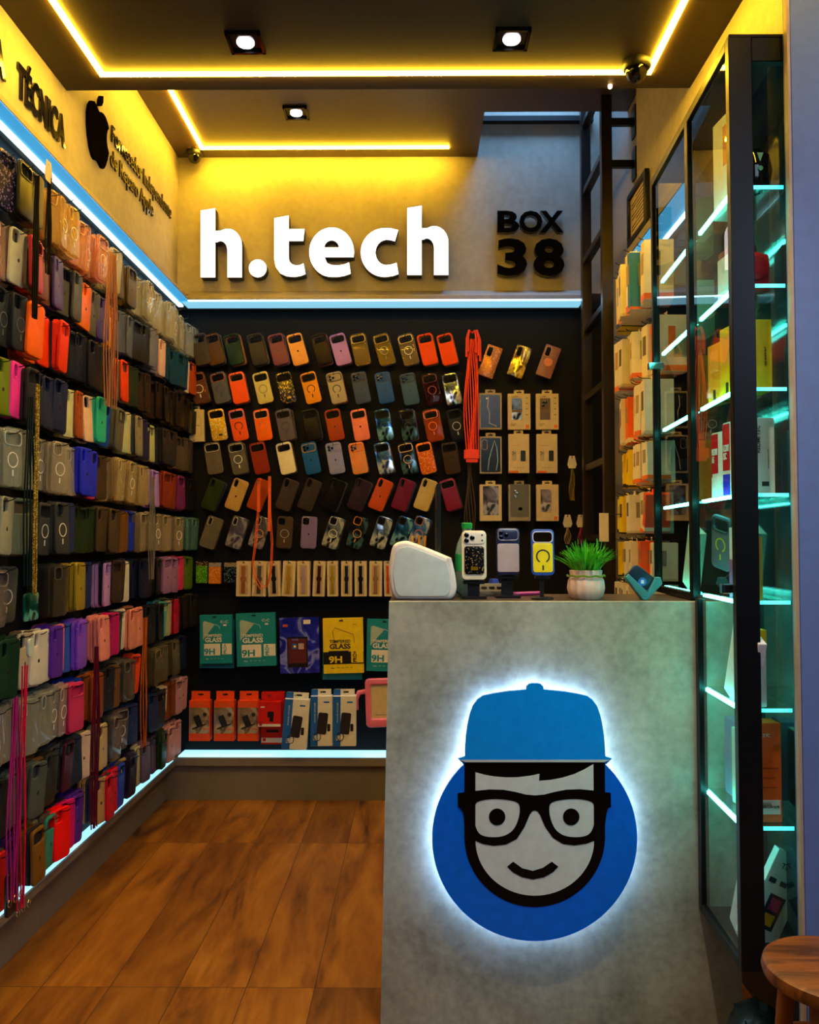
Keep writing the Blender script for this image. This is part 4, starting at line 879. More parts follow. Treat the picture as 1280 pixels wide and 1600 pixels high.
# ================================================================== LADDER
t = empty('steel_ladder', (.80, 3.65, .0)); tag(t, 'dark brown steel loft ladder standing by the back right corner', 'ladder')
for y_ in (-.20, .22): link('rail', box_me(-.022, .022, y_ - .02, y_ + .02, .0, 3.7, .002), M_steel, t)
for k in range(11): link('rung', box_me(-.016, .016, -.18, .20, .25 + .325 * k, .28 + .325 * k, .002), M_steel, t)
for z_ in (2.98, 2.80): 
    link('wall_bracket', box_me(.022, .128, -.20, -.18, z_, z_ + .03), M_black, t)
    link('wall_bracket', box_me(.118, .124, -.22, -.16, z_ - .05, z_ + .08), M_black, t)
# framed certificate on right wall
a = on_x(1012, 262, .895); b = on_x(984, 380, .895)
zc_ = (on_x(1012, 262, .895).z + on_x(1012, 350, .895).z) / 2; hh = abs(on_x(1012, 262, .895).z - on_x(1012, 350, .895).z)
t = empty('framed_certificate', (.893, (a.y + b.y) / 2, zc_)); tag(t, 'black framed certificate leaning on the right wall above the accessory boxes', 'picture frame')
wv = abs(b.y - a.y)
fr_ = shape([rrect(wv, hh, .003, 2), rrect(wv - .05, hh - .05, .002, 2)[::-1]], .018, .002)
link('frame', fr_, M_frame, t, (0, 0, 0), (0, 0, -PI / 2)); link('paper', box_me(.001, .005, -wv / 2 + .02, wv / 2 - .02, -hh / 2 + .02, hh / 2 - .02), mat('#b8a888', .5), t)
bm = bmesh.new()
for k in range(9): bbox_add(bm, -.0005, .0008, -wv * .33, wv * (.33 if k % 3 else .1), hh * .3 - k * hh * .07, hh * .3 - k * hh * .07 + .004)
link('text_lines', finish(bm), ink, t)
for z_ in (1.86, 2.10):
    pass

# ================================================================== RIGHT PEGBOARD BOXES
RB = []   # rows: (z centre, height, [(Y, X front, colour, stripe, w)])
cream = mat('#e8dcc4', .5); yel = mat('#f0d020', .5)
rows_r = [(2.16, .22, ['y', 'w', 'W', 'b', 'w', 'w']), (1.905, .20, ['w', 'w', 'g', 'w', 'o', 'w']), (1.685, .20, ['w', 'o', 'w', 'w', 'c', 'w']), (1.50, .15, ['y', 'y', 'w', 'w', 'w', 'w']), (1.325, .15, ['y', 'y', 'w', 'w', 'w', 'O']),
          (1.155, .145, ['y', 'y', 'w', 'w', 'o', 'w']), (1.01, .12, ['w', 'w', 'w', 'w', 'w', 'w'])]
cdict = {'y': ('yellow', yel), 'w': ('white', cream), 'W': ('large white', cream), 'b': ('white and blue', cream), 'g': ('grey', mat('#b8b0a4', .5)), 'o': ('orange', mat('#f06414', .45)), 'O': ('tilted orange', mat('#f04c0c', .45)), 'c': ('white and orange', cream)}
for r, (zc_, hh, ks) in enumerate(rows_r):
    n = 11 if r > 2 else 8
    for i in range(n):
        k = ks[int(i * len(ks) / n)]
        random.seed(500 + r * 20 + i)
        dY = .50 / n; Yc = 3.33 - dY * (i + .5)
        big = k == 'W'
        w_ = dY * (.93 if not big else 1.1); Xf = .80 + random.uniform(-.02, .035) - (.02 if r == 0 else 0); dX = .10 if r < 3 else .085
        h_ = hh * random.uniform(.86, .98)
        nm, m_ = cdict[k]
        t = empty('accessory_box', (Xf, Yc, zc_), (R(random.uniform(-3, 3)) + (R(14) if k == 'O' else 0), 0, R(random.uniform(-16, 10))))
        tag(t, f'{nm} accessory box, right wall, {ORD[r + 1]} row down, {ORD[i + 1]} from ladder', 'box', 'small accessory boxes hanging on the right wall')
        link('box', box_me(0, dX, -w_ / 2, w_ / 2, -h_ / 2, h_ / 2, .001), m_, t)
        # near side and room side carry prints
        st = org if (i * 7 + r) % 3 else mat('#c8bca4', .5)
        link('colour_band', box_me(-.0006, dX * .999, -w_ / 2 - .0006, w_ / 2 * .99, -h_ / 2 + .002, -h_ / 2 + .002 + h_ * (.10 if st == org else .05)), st if k not in 'yoO' else ink if k == 'y' else cream, t)
        link('product_picture', box_me(-.0012, 0, -w_ * .25, w_ * .25, -h_ * .05, h_ * .3), mat(['#5c5248', '#9c8c78', '#b0906c'][(i + r) % 3], .5), t)
        link('product_picture', box_me(dX * .3, dX * .55, -w_ / 2 - .0012, -w_ / 2, -h_ * .1, h_ * .3), mat('#8c8074', .5) if (i + r) % 2 else org, t)
        if k == 'b': link('blue_panel', box_me(-.001, dX, -w_ / 2 - .001, 0, -h_ / 2 + .01, h_ / 2 - .004), mat('#1c70b8', .4), t)
        link('hang_tab', box_me(dX * .3, dX * .31, -w_ * .3, w_ * .3, h_ / 2 - .001, h_ / 2 + .015), m_, t)
        hook((.985, Yc, zc_ + h_ / 2 + .008), -PI / 2, .985 - Xf + .015, 'right wall')
a = on_y(936, 826, 3.28)
hc = on_y(944, 824, 3.2); o = link('hanging_card', box_me(-.018, .018, 0, .004, -.055, .055, .001), cream, None, hc); hook((.985, hc.y + .002, hc.z + .05), -PI / 2, .985 - hc.x, 'right'); tag(o, 'pale blank card hanging left of the lower yellow accessory boxes', 'card')

bm = bmesh.new(); cnt = {}
for (l_, rz_, n_) in HOOKS:
    board = 'wall_right_pegboard' if rz_ < 0 else 'wall_back_pegboard'; cnt[board] = cnt.get(board, 0) + 1
    if cnt[board] <= 99: link('peg_hook', hook_me(round(n_, 2)), M_black, bpy.data.objects[board], l_, (0, 0, rz_))
    else:
        M = Matrix.Translation(l_) @ Matrix.Rotation(rz_, 4, 'Z')
        tube_add(bm, [M @ Vector(p) for p in ((0, 0, 0), (0, -n_ + .02, 0), (0, -n_ + .008, .003), (0, -n_, .009))], .0016, 5)
o = link('peg_hooks', smooth(finish(bm)), M_black, bpy.data.objects['wall_back_pegboard']); o['kind'] = 'stuff'

# ================================================================== COUNTER
YC = 2.12
def cx(x, y): q = on_y(x, y, YC); return q.x, q.z
tl = cx(608, 940); bl_ = (cx(594.5, 1590)[0], 0.0); CR = .812; TOP = 1.0704
bm = bmesh.new()
A = [(tl[0], TOP), (CR, TOP), (CR, 0), (bl_[0], 0)]
F_ = [bm.verts.new((x, YC, z)) for x, z in A]; B_ = [bm.verts.new((x, YC + .028, z)) for x, z in A]
bm.faces.new(F_); bm.faces.new(B_[::-1])
for k in range(4): bm.faces.new((F_[k], B_[k], B_[(k + 1) % 4], F_[(k + 1) % 4]))
t = empty('service_counter', (.35, YC, 0)); tag(t, 'grey mottled concrete service counter with glowing face emblem', 'counter')
me = finish(bm); me.transform(Matrix.Translation((-.35, -YC, 0)))
link('front_panel', me, M_conc, t)

dktop = mat('#4a3c34', .35)
link('worktop', box_me(tl[0] - .35, CR - .35, .028, .32, TOP - .03, TOP, .002), dktop, t); link('side_panel', box_me(tl[0] - .35 + .002, tl[0] - .35 + .022, .03, .30, 0, TOP - .03), mat('#2a2624', .5), t)


# ---- the illuminated emblem
EY = YC - .038
def E(x, y): q = on_y(640 + x / 3.2, 1040 + y / 3.2, EY); return q
ec = E(625, 862)
def EL(pts): return [(E(x, y).x - ec.x, E(x, y).z - ec.z) for x, y in pts]
def mirror(pts, c=625): return [(2 * c - x, y) for x, y in reversed(pts)]
def catmull(P, n=5, closed=True):
    out = []; N = len(P)
    for i in range(N):
        p0, p1, p2, p3 = P[(i - 1) % N], P[i], P[(i + 1) % N], P[(i + 2) % N]
        for k in range(n):
            s = k / n
            out.append(tuple(.5 * ((2 * p1[j]) + (-p0[j] + p2[j]) * s + (2 * p0[j] - 5 * p1[j] + 4 * p2[j] - p3[j]) * s * s + (-p0[j] + 3 * p1[j] - 3 * p2[j] + p3[j]) * s ** 3) for j in (0, 1)))
    return out
t = empty('cap_face_emblem', (ec.x, EY, ec.z)); tag(t, 'round backlit blue emblem of a smiling capped face with glasses on the counter', 'emblem')
capL = [(242, 463), (275, 452), (277, 400), (281, 350), (289, 295), (300, 245), (316, 200), (340, 168), (365, 150), (410, 140), (480, 128), (582, 118), (584, 103), (596, 91), (612, 87), (626, 87)]
capR = mirror(capL, 626)[1:]
circR = [(625 + 512 * math.sin(a_), 862 - 512 * math.cos(a_)) for a_ in [R(v) for v in range(44, 318, 4)]]
outline = capL + capR + circR
bluep2 = mat('#006cf4', .2, spec=.2); blk = mat('#040405', .1, spec=.18); face = mat('#cfdcdc', .3)
link('backplate', shape([EL(outline)], .008), bluep2, t, (0, 0, 0))
cap = capL + capR + [(1008, 466), (980, 470), (270, 470), (244, 466)]
link('cap', shape([EL(cap)], .0015), mat('#0c94ff', .15, spec=.25), t, (0, -.0047, 0))
link('brim', shape([EL([(250, 468), (1000, 468), (970, 480), (280, 480)])], .002), mat('#b8ccd0', .3), t, (0, -.005, 0))
beardL = [(275, 481), (274, 640)] + [(625 - 351 * math.cos(R(v)), 850 + 353 * math.sin(R(v))) for v in range(0, 91, 5)]
link('hair_and_beard', shape([EL(beardL + mirror(beardL)[1:])], .0012), blk, t, (0, -.0046, 0))
faceL = [(625 - 296 * math.cos(R(v)), 868 + 277 * math.sin(R(v))) for v in range(0, 91, 5)]
fr_ = [(648, 538), (646, 573), (700, 569), (760, 558), (820, 540), (870, 517), (917, 490), (920, 870)]
link('face', shape([EL([(329, 530)] + faceL + mirror(faceL)[1:-1] + list(reversed(fr_)) + [(600, 548), (540, 555), (480, 556), (420, 551), (370, 542)])], .0012), face, t, (0, -.0056, 0))
gl_out = [(241, 634), (275, 629), (330, 622), (400, 615), (470, 617), (530, 628), (580, 641), (626, 645), (672, 641), (722, 628), (782, 616), (852, 614), (922, 621), (975, 629), (1003, 632), (1005, 702), (990, 710), (982, 735), (975, 790), (920, 872), (880, 886), (820, 894), (765, 887), (715, 856), (675, 800), (650, 740), (638, 724), (625, 720), (612, 724), (600, 740), (572, 805), (535, 862), (480, 890), (420, 896), (365, 887), (327, 870), (275, 790), (270, 735), (258, 712), (243, 700)]
lens = catmull([(328, 695), (345, 675), (400, 664), (470, 665), (530, 677), (549, 700), (545, 755), (520, 812), (475, 845), (410, 853), (355, 840), (330, 800), (325, 745)], 4)
lensR = catmull(mirror([(328, 695), (345, 675), (400, 664), (470, 665), (530, 677), (549, 700), (545, 755), (520, 812), (475, 845), (410, 853), (355, 840), (330, 800), (325, 745)], 623.5), 4)
link('glasses', shape([EL(gl_out), EL(lens), EL(lensR)], .0012), blk, t, (0, -.0066, 0))
for c_ in ((437, 752), (806, 752)): link('eye', shape([EL([(c_[0] + 41 * math.cos(a_), c_[1] + 42 * math.sin(a_)) for a_ in [2 * PI * k / 28 for k in range(28)]])], .0012), blk, t, (0, -.0066, 0))
link('smile', shape([EL([(517, 975), (487, 1000), (515, 1028), (560, 1052), (615, 1064), (670, 1053), (715, 1028), (742, 1000), (710, 975), (665, 1006), (615, 1021), (562, 1008)])], .0012), blk, t, (0, -.0066, 0))
ins = []
for x, y in outline[::2]:
    px_, pz_ = EL([(x, y)])[0]; cxx, czz = 0, .05; dv = Vector((px_ - cxx, pz_ - czz)); k = 1 - .016 / max(dv.length, .05); ins.append((cxx + dv.x * k, .018, czz + dv.y * k))
link('backlight', tube_me(ins, .006, 5, True), L_halo, t)

# ---- things on the counter
def px_point(x, Y): return on_y(x, 900, Y).x
# white rounded device
Yd = 2.20
def D(x, y): q = on_y(x, y, Yd); return q.x, q.z
pts = [(611, 925), (608, 905), (608, 890), (612, 862), (618, 852), (630, 848), (645, 850), (700, 872), (706, 878), (712, 905), (713, 925), (706, 937), (690, 939), (628, 939), (617, 936)]
lp = [D(*p) for p in catmull(pts, 4)]; cx0 = sum(p[0] for p in lp) / len(lp); z0 = min(p[1] for p in lp)
t = empty('card_terminal_display', (cx0, Yd, TOP)); tag(t, 'white rounded customer display housing on the left end of the counter', 'display')
lo = [(x - cx0, z - z0) for x, z in lp]
link('housing', shape([lo], .12, .011, 3), mat('#e4e0e2', .3), t, (0, .045, 0))
ccx = sum(p[0] for p in lo) / len(lo); ccz = sum(p[1] for p in lo) / len(lo)
link('rear_panel', shape([[(ccx + (x - ccx) * .84, ccz + (z - ccz) * .84 - .002) for x, z in lo]], .004, .001), mat('#c4d6dc', .35), t, (0, -.0165, 0))
# phone stands with cases
def stand_case(xc, y0, y1, Y, label, kind, build):
    P = on_y(xc, (y0 + y1) / 2, Y); sc = (on_y(xc, y0, Y).z - on_y(xc, y1, Y).z) / CH
    c = empty('phone_case', P, (R(-4), 0, 0)); c.scale = (sc, sc, sc); tag(c, label, 'phone case', 'display cases standing on the counter'); build(c); return P
def stand(x, Y, zt_, label):
    t = empty('phone_stand', (x, Y, TOP)); tag(t, label, 'phone stand', 'black phone stands on the counter')
    link('base', box_me(-.035, .035, -.025, .035, 0, .007, .003), M_black, t); link('post', box_me(-.016, .016, .004, .016, .006, zt_ - TOP + .05, .002), M_black, t)
    link('cradle', box_me(-.03, .03, -.010, .012, zt_ - TOP - .010, zt_ - TOP, .002), M_black, t)
def b1(c):
    iv = mat('#e6dfc8', .3)
    link('back_shell', shape([rrect(CW, CH, .014)], CT, .0025), iv, c)
    link('camera_plateau', shape([rrect(.071, .038, .013, 4)], .003, .001), mat('#efe9da', .25), c, (0, -CT / 2 - .001, .054))
    for x, z in ((-.024, .063), (-.024, .046), (-.006, .0545)):
        link('lens_ring', lathe_me([(.0078, 0), (.0078, .003), (.006, .0035)], 20), M_chrome, c, (x, -CT / 2 - .002, z), (PI / 2, 0, 0)); link('lens', lens_me(), M_gloss, c, (x, -CT / 2 - .0045, z))
    link('flash', shape([circ(.0028, 12)], .001), ink, c, (.025, -CT / 2 - .003, .063)); link('sensor', shape([circ(.0028, 12)], .001), ink, c, (.025, -CT / 2 - .003, .046))
    link('wallet', shape([rrect(.062, .088, .008, 4)], .004, .001), glitter('#060606', '#c8a860', 420, .8), c, (0, -CT / 2 - .002, -.016)); link('badge', shape([rrect(.022, .011, .001, 2)], .001), mat('#d8a018', .2, .8), c, (0, -CT / 2 - .0045, -.042))
def b2(c):
    nv = mat('#1f2a5a', .25)
    link('back_shell', shape([rrect(CW, CH, .014)], CT, .0025), nv, c); link('camera_plateau', shape([rrect(.071, .038, .012, 4)], .003, .001), mat('#2a3258', .2), c, (0, -CT / 2 - .001, .054)); link('camera_frame', frame_me('plateau'), mat('#a8a8b8', .2, .6), c, (0, -CT / 2 - .002, .054))
    for x, z in ((-.024, .062), (-.024, .046), (-.006, .054)): link('lens', lens_me(), M_gloss, c, (x, -CT / 2 - .003, z))
    link('back_panel', shape([rrect(.071, .094, .006, 4)], .003, .0008), mat('#b8acb8', .4), c, (0, -CT / 2 - .001, -.022))
def b3(c):
    link('back_shell', case_body('plateau'), mat('#2858c8', .3), c); link('back_panel', shape([rrect(.066, .099, .008, 4)], .002, .0005), mat('#f4e000', .35), c, (0, -CT / 2 - .0006, -.018))
    link('camera_frame', frame_me('plateau'), mat('#c8ccf0', .2), c, (0, -CT / 2 - .001, .051)); rr = link('magnet_ring', ring_me(True), mat('#2a2a34', .3), c, (0, -CT / 2 - .002, -.014)); rr.scale = (1.15, 1, 1.15); link('magnet_bar', stem_me(), mat('#2a2a34', .3), c, (0, -CT / 2 - .002, -.052))
P = stand_case(741, 829, 906, 2.22, 'ivory phone case with black sparkly wallet, left of the three stands', 'x', b1); stand(P.x, 2.235, on_y(741, 907, 2.22).z, 'black phone stand holding the ivory case')
P = stand_case(794, 825, 898, 2.26, 'navy phone case with silver back panel, middle of the three stands', 'x', b2); stand(P.x, 2.275, on_y(794, 899, 2.26).z, 'black phone stand holding the navy case')
P = stand_case(848, 827, 899, 2.20, 'yellow phone case with blue rim and dark ring, right of the three stands', 'x', b3)
t = empty('phone_stand', (P.x, 2.212, TOP)); tag(t, 'slim black pole stand holding the yellow case', 'phone stand', 'black phone stands on the counter'); zt_ = on_y(848, 900, 2.2).z
link('base', lathe_me([(.03, 0), (.03, .004), (.026, .006)], 24), M_black, t); link('post', box_me(-.005, .005, 0, .01, .004, zt_ - TOP + .02), M_black, t); link('cradle', box_me(-.02, .02, -.012, .012, zt_ - TOP - .008, zt_ - TOP, .002), M_black, t)
# potted plant
q = on_y(916, 938, 2.22)
t = empty('potted_grass', (q.x, 2.22, TOP)); tag(t, 'bright green artificial grass in a fluted pale pink pot', 'plant')
ps = .88
link('pot', lathe_me([(.040 * ps, 0), (.050 * ps, .008), (.056 * ps, .03), (.053 * ps, .05), (.046 * ps, .062), (.049 * ps, .076), (.045 * ps, .077), (.042 * ps, .066), (.002, .06)], 84, .03), mat('#e0c4bc', .4), t)
link('twine', tube_me([(.049 * math.cos(a_), .049 * math.sin(a_), .062 + .0015 * math.sin(9 * a_)) for a_ in [2 * PI * k / 40 for k in range(40)]], .0028, 5, True), mat('#6a8c20', .7), t)
bm = bmesh.new(); random.seed(4)
for k in range(260):
    a_ = random.uniform(0, 2 * PI); lean = random.random() ** .7; L_ = random.uniform(.075, .118) * (1 - .12 * lean); w_ = .0028
    L_ *= .88; d = Vector((math.cos(a_), math.sin(a_), 0)); s_ = Vector((-d.y, d.x, 0)); base = d * random.uniform(0, .032) + Vector((0, 0, .062)); prev = None
    for j in range(5):
        u_ = j / 4; p = base + d * (.069 * lean * u_ ** 1.5) + Vector((0, 0, L_ * (u_ - .32 * lean * u_ * u_))); ww = w_ * (1 - u_ ** 2) + .0002
        cur = (bm.verts.new(p - s_ * ww), bm.verts.new(p + s_ * ww + Vector((0, 0, 0))), bm.verts.new(p + d * .0012))
        if prev:
            for a1, b1_ in ((0, 1), (1, 2), (2, 0)): bm.faces.new((prev[a1], prev[b1_], cur[b1_], cur[a1]))
        prev = cur
gr = mat('#4fb81c', .45, var=.3); link('grass_blades', finish(bm), gr, t)
# teal card holder standing on its corner
q = on_y(1003, 912, 2.20)
t = empty('card_reader', (q.x, 2.20, TOP)); tag(t, 'dark blue card reader in a tilted teal holder at the right end of the counter', 'card reader')
ux = .00169
def T_(x, y): return ((x - 1003) * ux, (938 - y) * ux)
link('holder', shape([[T_(*p) for p in ((976, 903), (981, 898), (1010, 926), (1022, 903), (1030, 903), (1033, 913), (1010, 938), (1002, 938))]], .03, .002), mat('#3a8c98', .35), t, (0, .0, 0))
link('reader', shape([[T_(*p) for p in ((977, 901), (991, 885), (996, 884), (1023, 905), (1012, 922), (1007, 924))]], .012, .002), mat('#152c44', .3), t, (0, .001, 0))
link('badge', shape([circ(.011, 20)], .001), mat('#2878d8', .3), t, (T_(1003, 910)[0], -.0062, T_(1003, 910)[1])); link('badge_mark', shape([rrect(.008, .010, .002, 3)], .001), mat('#c8dcf0', .3), t, (T_(1003, 910)[0], -.007, T_(1003, 910)[1]))
# stuff behind the stands
q = on_y(730, 930, 2.34)
t = empty('plastic_bottle', (q.x, 2.34, TOP)); tag(t, 'clear plastic bottle with green cap and label behind the ivory case', 'bottle')
hb = on_y(730, 818, 2.34).z - TOP
link('body', lathe_me([(.030, 0), (.033, .01), (.033, hb * .6), (.028, hb * .72), (.013, hb * .88), (.013, hb * .93)], 28), clear('#c8dcd4', .3), t); link('cap', lathe_me([(.0155, hb * .93), (.0155, hb), (.012, hb + .002)], 20), mat('#18a040', .35), t)
link('label', lathe_me([(.0337, hb * .35), (.0337, hb * .58)], 28), mat('#1ca860', .4), t)
t = empty('monitor', (on_y(686, 850, 2.31).x, 2.34, TOP)); tag(t, 'dark monitor seen edge on behind the white display housing', 'monitor')
link('screen', box_me(-.006, .006, -.03, .17, .04, on_y(686, 755, 2.31).z - TOP, .002), mat('#141c1c', .3), t); link('neck', box_me(-.01, .01, -.01, .02, 0, .10), M_black, t); link('base', box_me(-.03, .03, -.03, .05, 0, .008, .003), M_black, t)
q = on_y(655, 870, 2.37)
t = empty('pencil_cup', (q.x, 2.37, TOP)); tag(t, 'black cup of yellow pencils behind the white display housing', 'pencil cup')
link('cup', lathe_me([(.026, 0), (.028, .09), (.025, .09), (.024, .01)], 24), M_black, t)
for k, dx in enumerate((-.02, 0, .018)):
    pe = link('pencil', tube_me([(dx * .6, 0, 0), (dx, 0, on_y(655, 838, 2.37).z - TOP - .01)], .0036, 6), mat('#e09820', .4), None, (q.x, 2.37, TOP + .012)); tag(pe, f'yellow pencil standing in the black cup, {ORD[k + 1]} from left', 'pencil', 'pencils in the black cup')
t = empty('card_terminal', (on_y(762, 928, 2.36).x, 2.36, TOP)); tag(t, 'grey card payment keypad lying behind the phone stands', 'card terminal')
bm = bmesh.new(); vs = bbox_add(bm, -.05, .05, -.03, .03, 0, .012)
for v in vs:
    if v.co.z > 0 and v.co.y > 0: v.co.z = .035
bmesh.ops.bevel(bm, geom=bm.edges[:], offset=.003, segments=2, affect='EDGES'); link('body', finish(bm), mat('#5c5650', .4), t)
for k in range(4): link('key', box_me(-.04 + k * .022, -.025 + k * .022, -.012, .004, .020, .026, .001), ink, t)
o = link('pen', tube_me([(0, 0, .006), (.085, 0, .009)], .006, 8), mat('#a02890', .3), None, (on_y(800, 930, 2.3).x, 2.33, TOP)); tag(o, 'purple pen lying behind the yellow case stand', 'pen')
o = link('power_cable', tube_me([(px_point(711, 2.28), 2.28, TOP + .02), (px_point(720, 2.29), 2.29, TOP + .006), (px_point(733, 2.30), 2.30, TOP + .004), (px_point(745, 2.30), 2.30, TOP + .004)], .003, 6), M_black, None); tag(o, 'black power cable running from the white display housing', 'cable')
o = link('blue_cloth', lathe_me([(.018, 0), (.02, .02), (.012, .045)], 10), mat('#2440c0', .6), None, (on_y(772, 930, 2.42).x, 2.425, TOP)); tag(o, 'small royal blue gadget behind the card keypad', 'gadget')

# ================================================================== GLASS CABINET
SL = .05
def CXf(y): return .785 + SL * (y - 2.05)
YN, YM, YE = 2.05, 2.446, 2.90
ZT_, ZBt = 2.49, .185; YQ = 2.41
DEP = .150
t = empty('display_cabinet', (CXf(YN), YN, ZBt)); tag(t, 'tall black framed glass display cabinet with teal lit shelves on the right', 'cabinet')
O = Vector(t.location); _before = set(bpy.data.objects.keys()) - {t.name}
ang = math.atan(SL)
def bar(name, x0, x1, y0, y1, z0, z1, m, parent=t, bev=.002):
    """x measured from the slanted room-side face"""
    bm = bmesh.new(); vs = bbox_add(bm, x0, x1, y0, y1, z0, z1)
    for v in vs: v.co.x += CXf(v.co.y)
    if bev: bmesh.ops.bevel(bm, geom=bm.edges[:], offset=bev, segments=1, affect='EDGES')
    me = finish(bm); off = O.copy()
    me.transform(Matrix.Translation(-off)); return link(name, me, m, parent)
fw = .022
X1 = DEP + .012
for (z0, z1) in ((ZT_ - fw, ZT_),): bar('top_frame', .0005, fw, YN + .028, YE - .02, z0, z1, M_frame)
bar('bottom_frame', .0005, fw, YN + .028, YQ - .028, ZBt, ZBt + fw, M_frame)
bar('corner_post', 0, .058, YN, YN + .028, ZBt, ZT_, M_frame)
bar('corner_post', X1 - .016, X1, YN, YN + .028, ZBt, ZT_, M_frame)
bar('front_top_rail', .058, X1 - .016, YN + .002, YN + .026, ZT_ - .062, ZT_, M_frame); bar('front_bottom_rail', .058, X1 - .016, YN + .002, YN + .026, ZBt, ZBt + .06, M_frame)
bar('middle_post', 0, .024, YM - .016, YM + .016, 1.06, ZT_, M_frame); bar('middle_post', 0, .024, YQ - .028, YQ - .001, ZBt, 1.06, M_frame)
bar('end_post', 0, .024, YE - .02, YE, 1.06, ZT_, M_frame); bar('upper_bottom_frame', 0, fw, YM, YE, 1.052, 1.052 + fw, M_frame)
bar('top_panel', .001, X1, YN, YE, ZT_ - .002, ZT_ + .008, M_frame)
bar('base_panel', .001, X1, YN + .01, YQ - .002, ZBt - .004, ZBt + .004, M_frame); bar('back_panel', X1 - .004, X1, YN + .03, YQ - .002, ZBt, ZT_, MIRR, bev=0); bar('back_panel', X1 - .004, X1, YQ, YE, 1.055, ZT_, MIRR, bev=0)
bar('glass_door', .006, .011, YN + .03, YM - .018, ZBt + fw, ZT_ - fw, GLASS, bev=0) if False else None
def pane(name, x0, x1, y0, y1, z0, z1, thin='x'):
    bm = bmesh.new()
    if thin == 'x': P_ = [(CXf(y0) + x0, y0, z0), (CXf(y1) + x0, y1, z0), (CXf(y1) + x0, y1, z1), (CXf(y0) + x0, y0, z1)]
    else: P_ = [(CXf(y0) + x0, y0, z0), (CXf(y0) + x1, y0, z0), (CXf(y0) + x1, y0, z1), (CXf(y0) + x0, y0, z1)]
    bm.faces.new([bm.verts.new(Vector(p) - O) for p in P_]); return link(name, finish(bm), GLASS, t)
pane('glass_door', .008, 0, YN + .028, YM - .016, ZBt + fw, ZT_ - fw); pane('glass_door', .008, 0, YM + .016, YE - .02, 1.052 + fw, ZT_ - fw)
pane('front_glass', .058, X1 - .016, YN + .014, 0, ZBt + .06, ZT_ - .062, 'y')
SHZ = [2.12, 1.868, 1.606, 1.34, 1.072, .806, .518]
for z_ in SHZ:
    y1_ = YE - .03 if z_ > 1.0 else YQ - .006
    s_ = bar('glass_shelf', .03, X1 - .006, YN + .032, y1_, z_ - .004, z_ + .004, SHELFG, bev=0)
    for (ya, yb) in ((YN + .034, min(YM - .05, y1_)),) + (((YM + .02, YE - .06),) if z_ > 1.0 else ()):
        bar('led_strip', .020, .0285, ya, yb, z_ - .006, z_ + .003, L_teal, s_, 0)
    bar('led_strip', .062, X1 - .018, YN + .030, YN + .033, z_ - .005, z_ + .004, emis('teal_edge', (.02, .75, .78), 1.6), s_, 0)
for (y_, z_) in ((2.865, 1.83), (YN + .05, 1.105)):
    bar('lock', -.022, .03, y_ - .012, y_ + .012, z_ - .012, z_ + .012, M_chrome)

def cab_item(name, label, cat, x0, x1, y0, y1, z0, h, m, rz=0, rx=0, ry=0, prints=()):
    """box standing on a shelf; x offsets from the slanted face"""
    cx_ = CXf((y0 + y1) / 2) + (x0 + x1) / 2; w_, d_ = x1 - x0, y1 - y0
    t_ = empty(name, (cx_, (y0 + y1) / 2, z0), (R(rx), R(ry), R(rz))); tag(t_, label, cat)
    link('box', box_me(-w_ / 2, w_ / 2, -d_ / 2, d_ / 2, 0, h, .001), m, t_)
    return t_, w_, d_, h
wbox = mat('#dfe6e4', .4); rbox = mat('#c81420', .4); obox = mat('#f0600c', .45)
# top compartment and gadgets
t1, a1, b1_, c1 = cab_item('toy_box', 'white and red gadget box on the top shelf of the cabinet', 'box', .05, .10, 2.20, 2.32, 2.124, .27, wbox, 6); link('red_panel', box_me(-a1 / 2 - .001, a1 / 2 + .001, -b1_ / 2 - .001, 0, .13, .24), rbox, t1)
t1 = empty('round_speaker', (CXf(2.12) + .085, 2.13, 2.124)); tag(t1, 'round black speaker gadget on the top cabinet shelf near the front glass', 'speaker')
link('body', lathe_me([(.02, 0), (.04, .01), (.048, .05), (.042, .09), (.02, .11), (.002, .113)], 28), M_gloss, t1); link('button', shape([circ(.006, 12)], .002), mat('#60c0a0', .3), t1, (0, -.049, .045)); link('mark', shape([[(-.008, .01), (.008, .01), (0, -.012)]], .002), mat('#80c0b0', .3), t1, (0, -.048, .075))
t1 = empty('smart_watch', (CXf(2.14) + .09, 2.14, 1.872)); tag(t1, 'red watch in a chunky round red stand on the second cabinet shelf', 'watch')
link('stand', shape([rrect(.08, .10, .008, 3, 0, .05)], .03, .004), rbox, t1, (0, .02, 0)); link('dial', lathe_me([(.034, 0), (.036, .01), (.028, .016)], 28), rbox, t1, (0, .004, .065), (PI / 2, 0, 0)); link('face', lathe_me([(.022, 0), (.022, .003)], 24), mat('#a81020', .2), t1, (0, -.012, .065), (PI / 2, 0, 0))
t1, a1, b1_, c1 = cab_item('gadget_box', 'dark red box with a white blister on the second cabinet shelf', 'box', .05, .12, 2.22, 2.30, 1.872, .15, mat('#7a1824', .4), 4); link('white_front', box_me(-a1 / 2 - .002, -a1 / 2, -b1_ / 2, b1_ / 2, .02, .13), wbox, t1)
t1, a1, b1_, c1 = cab_item('speaker_box', 'plain tall yellow box behind the front glass of the cabinet', 'box', .075, .125, 2.13, 2.20, 1.61, .185, mat('#f4d000', .4)); link('lettering', text_me('speaker', .05, .008, .001), ink, t1, (.008, -b1_ / 2 - .0008, .09), (0, -PI / 2, 0))
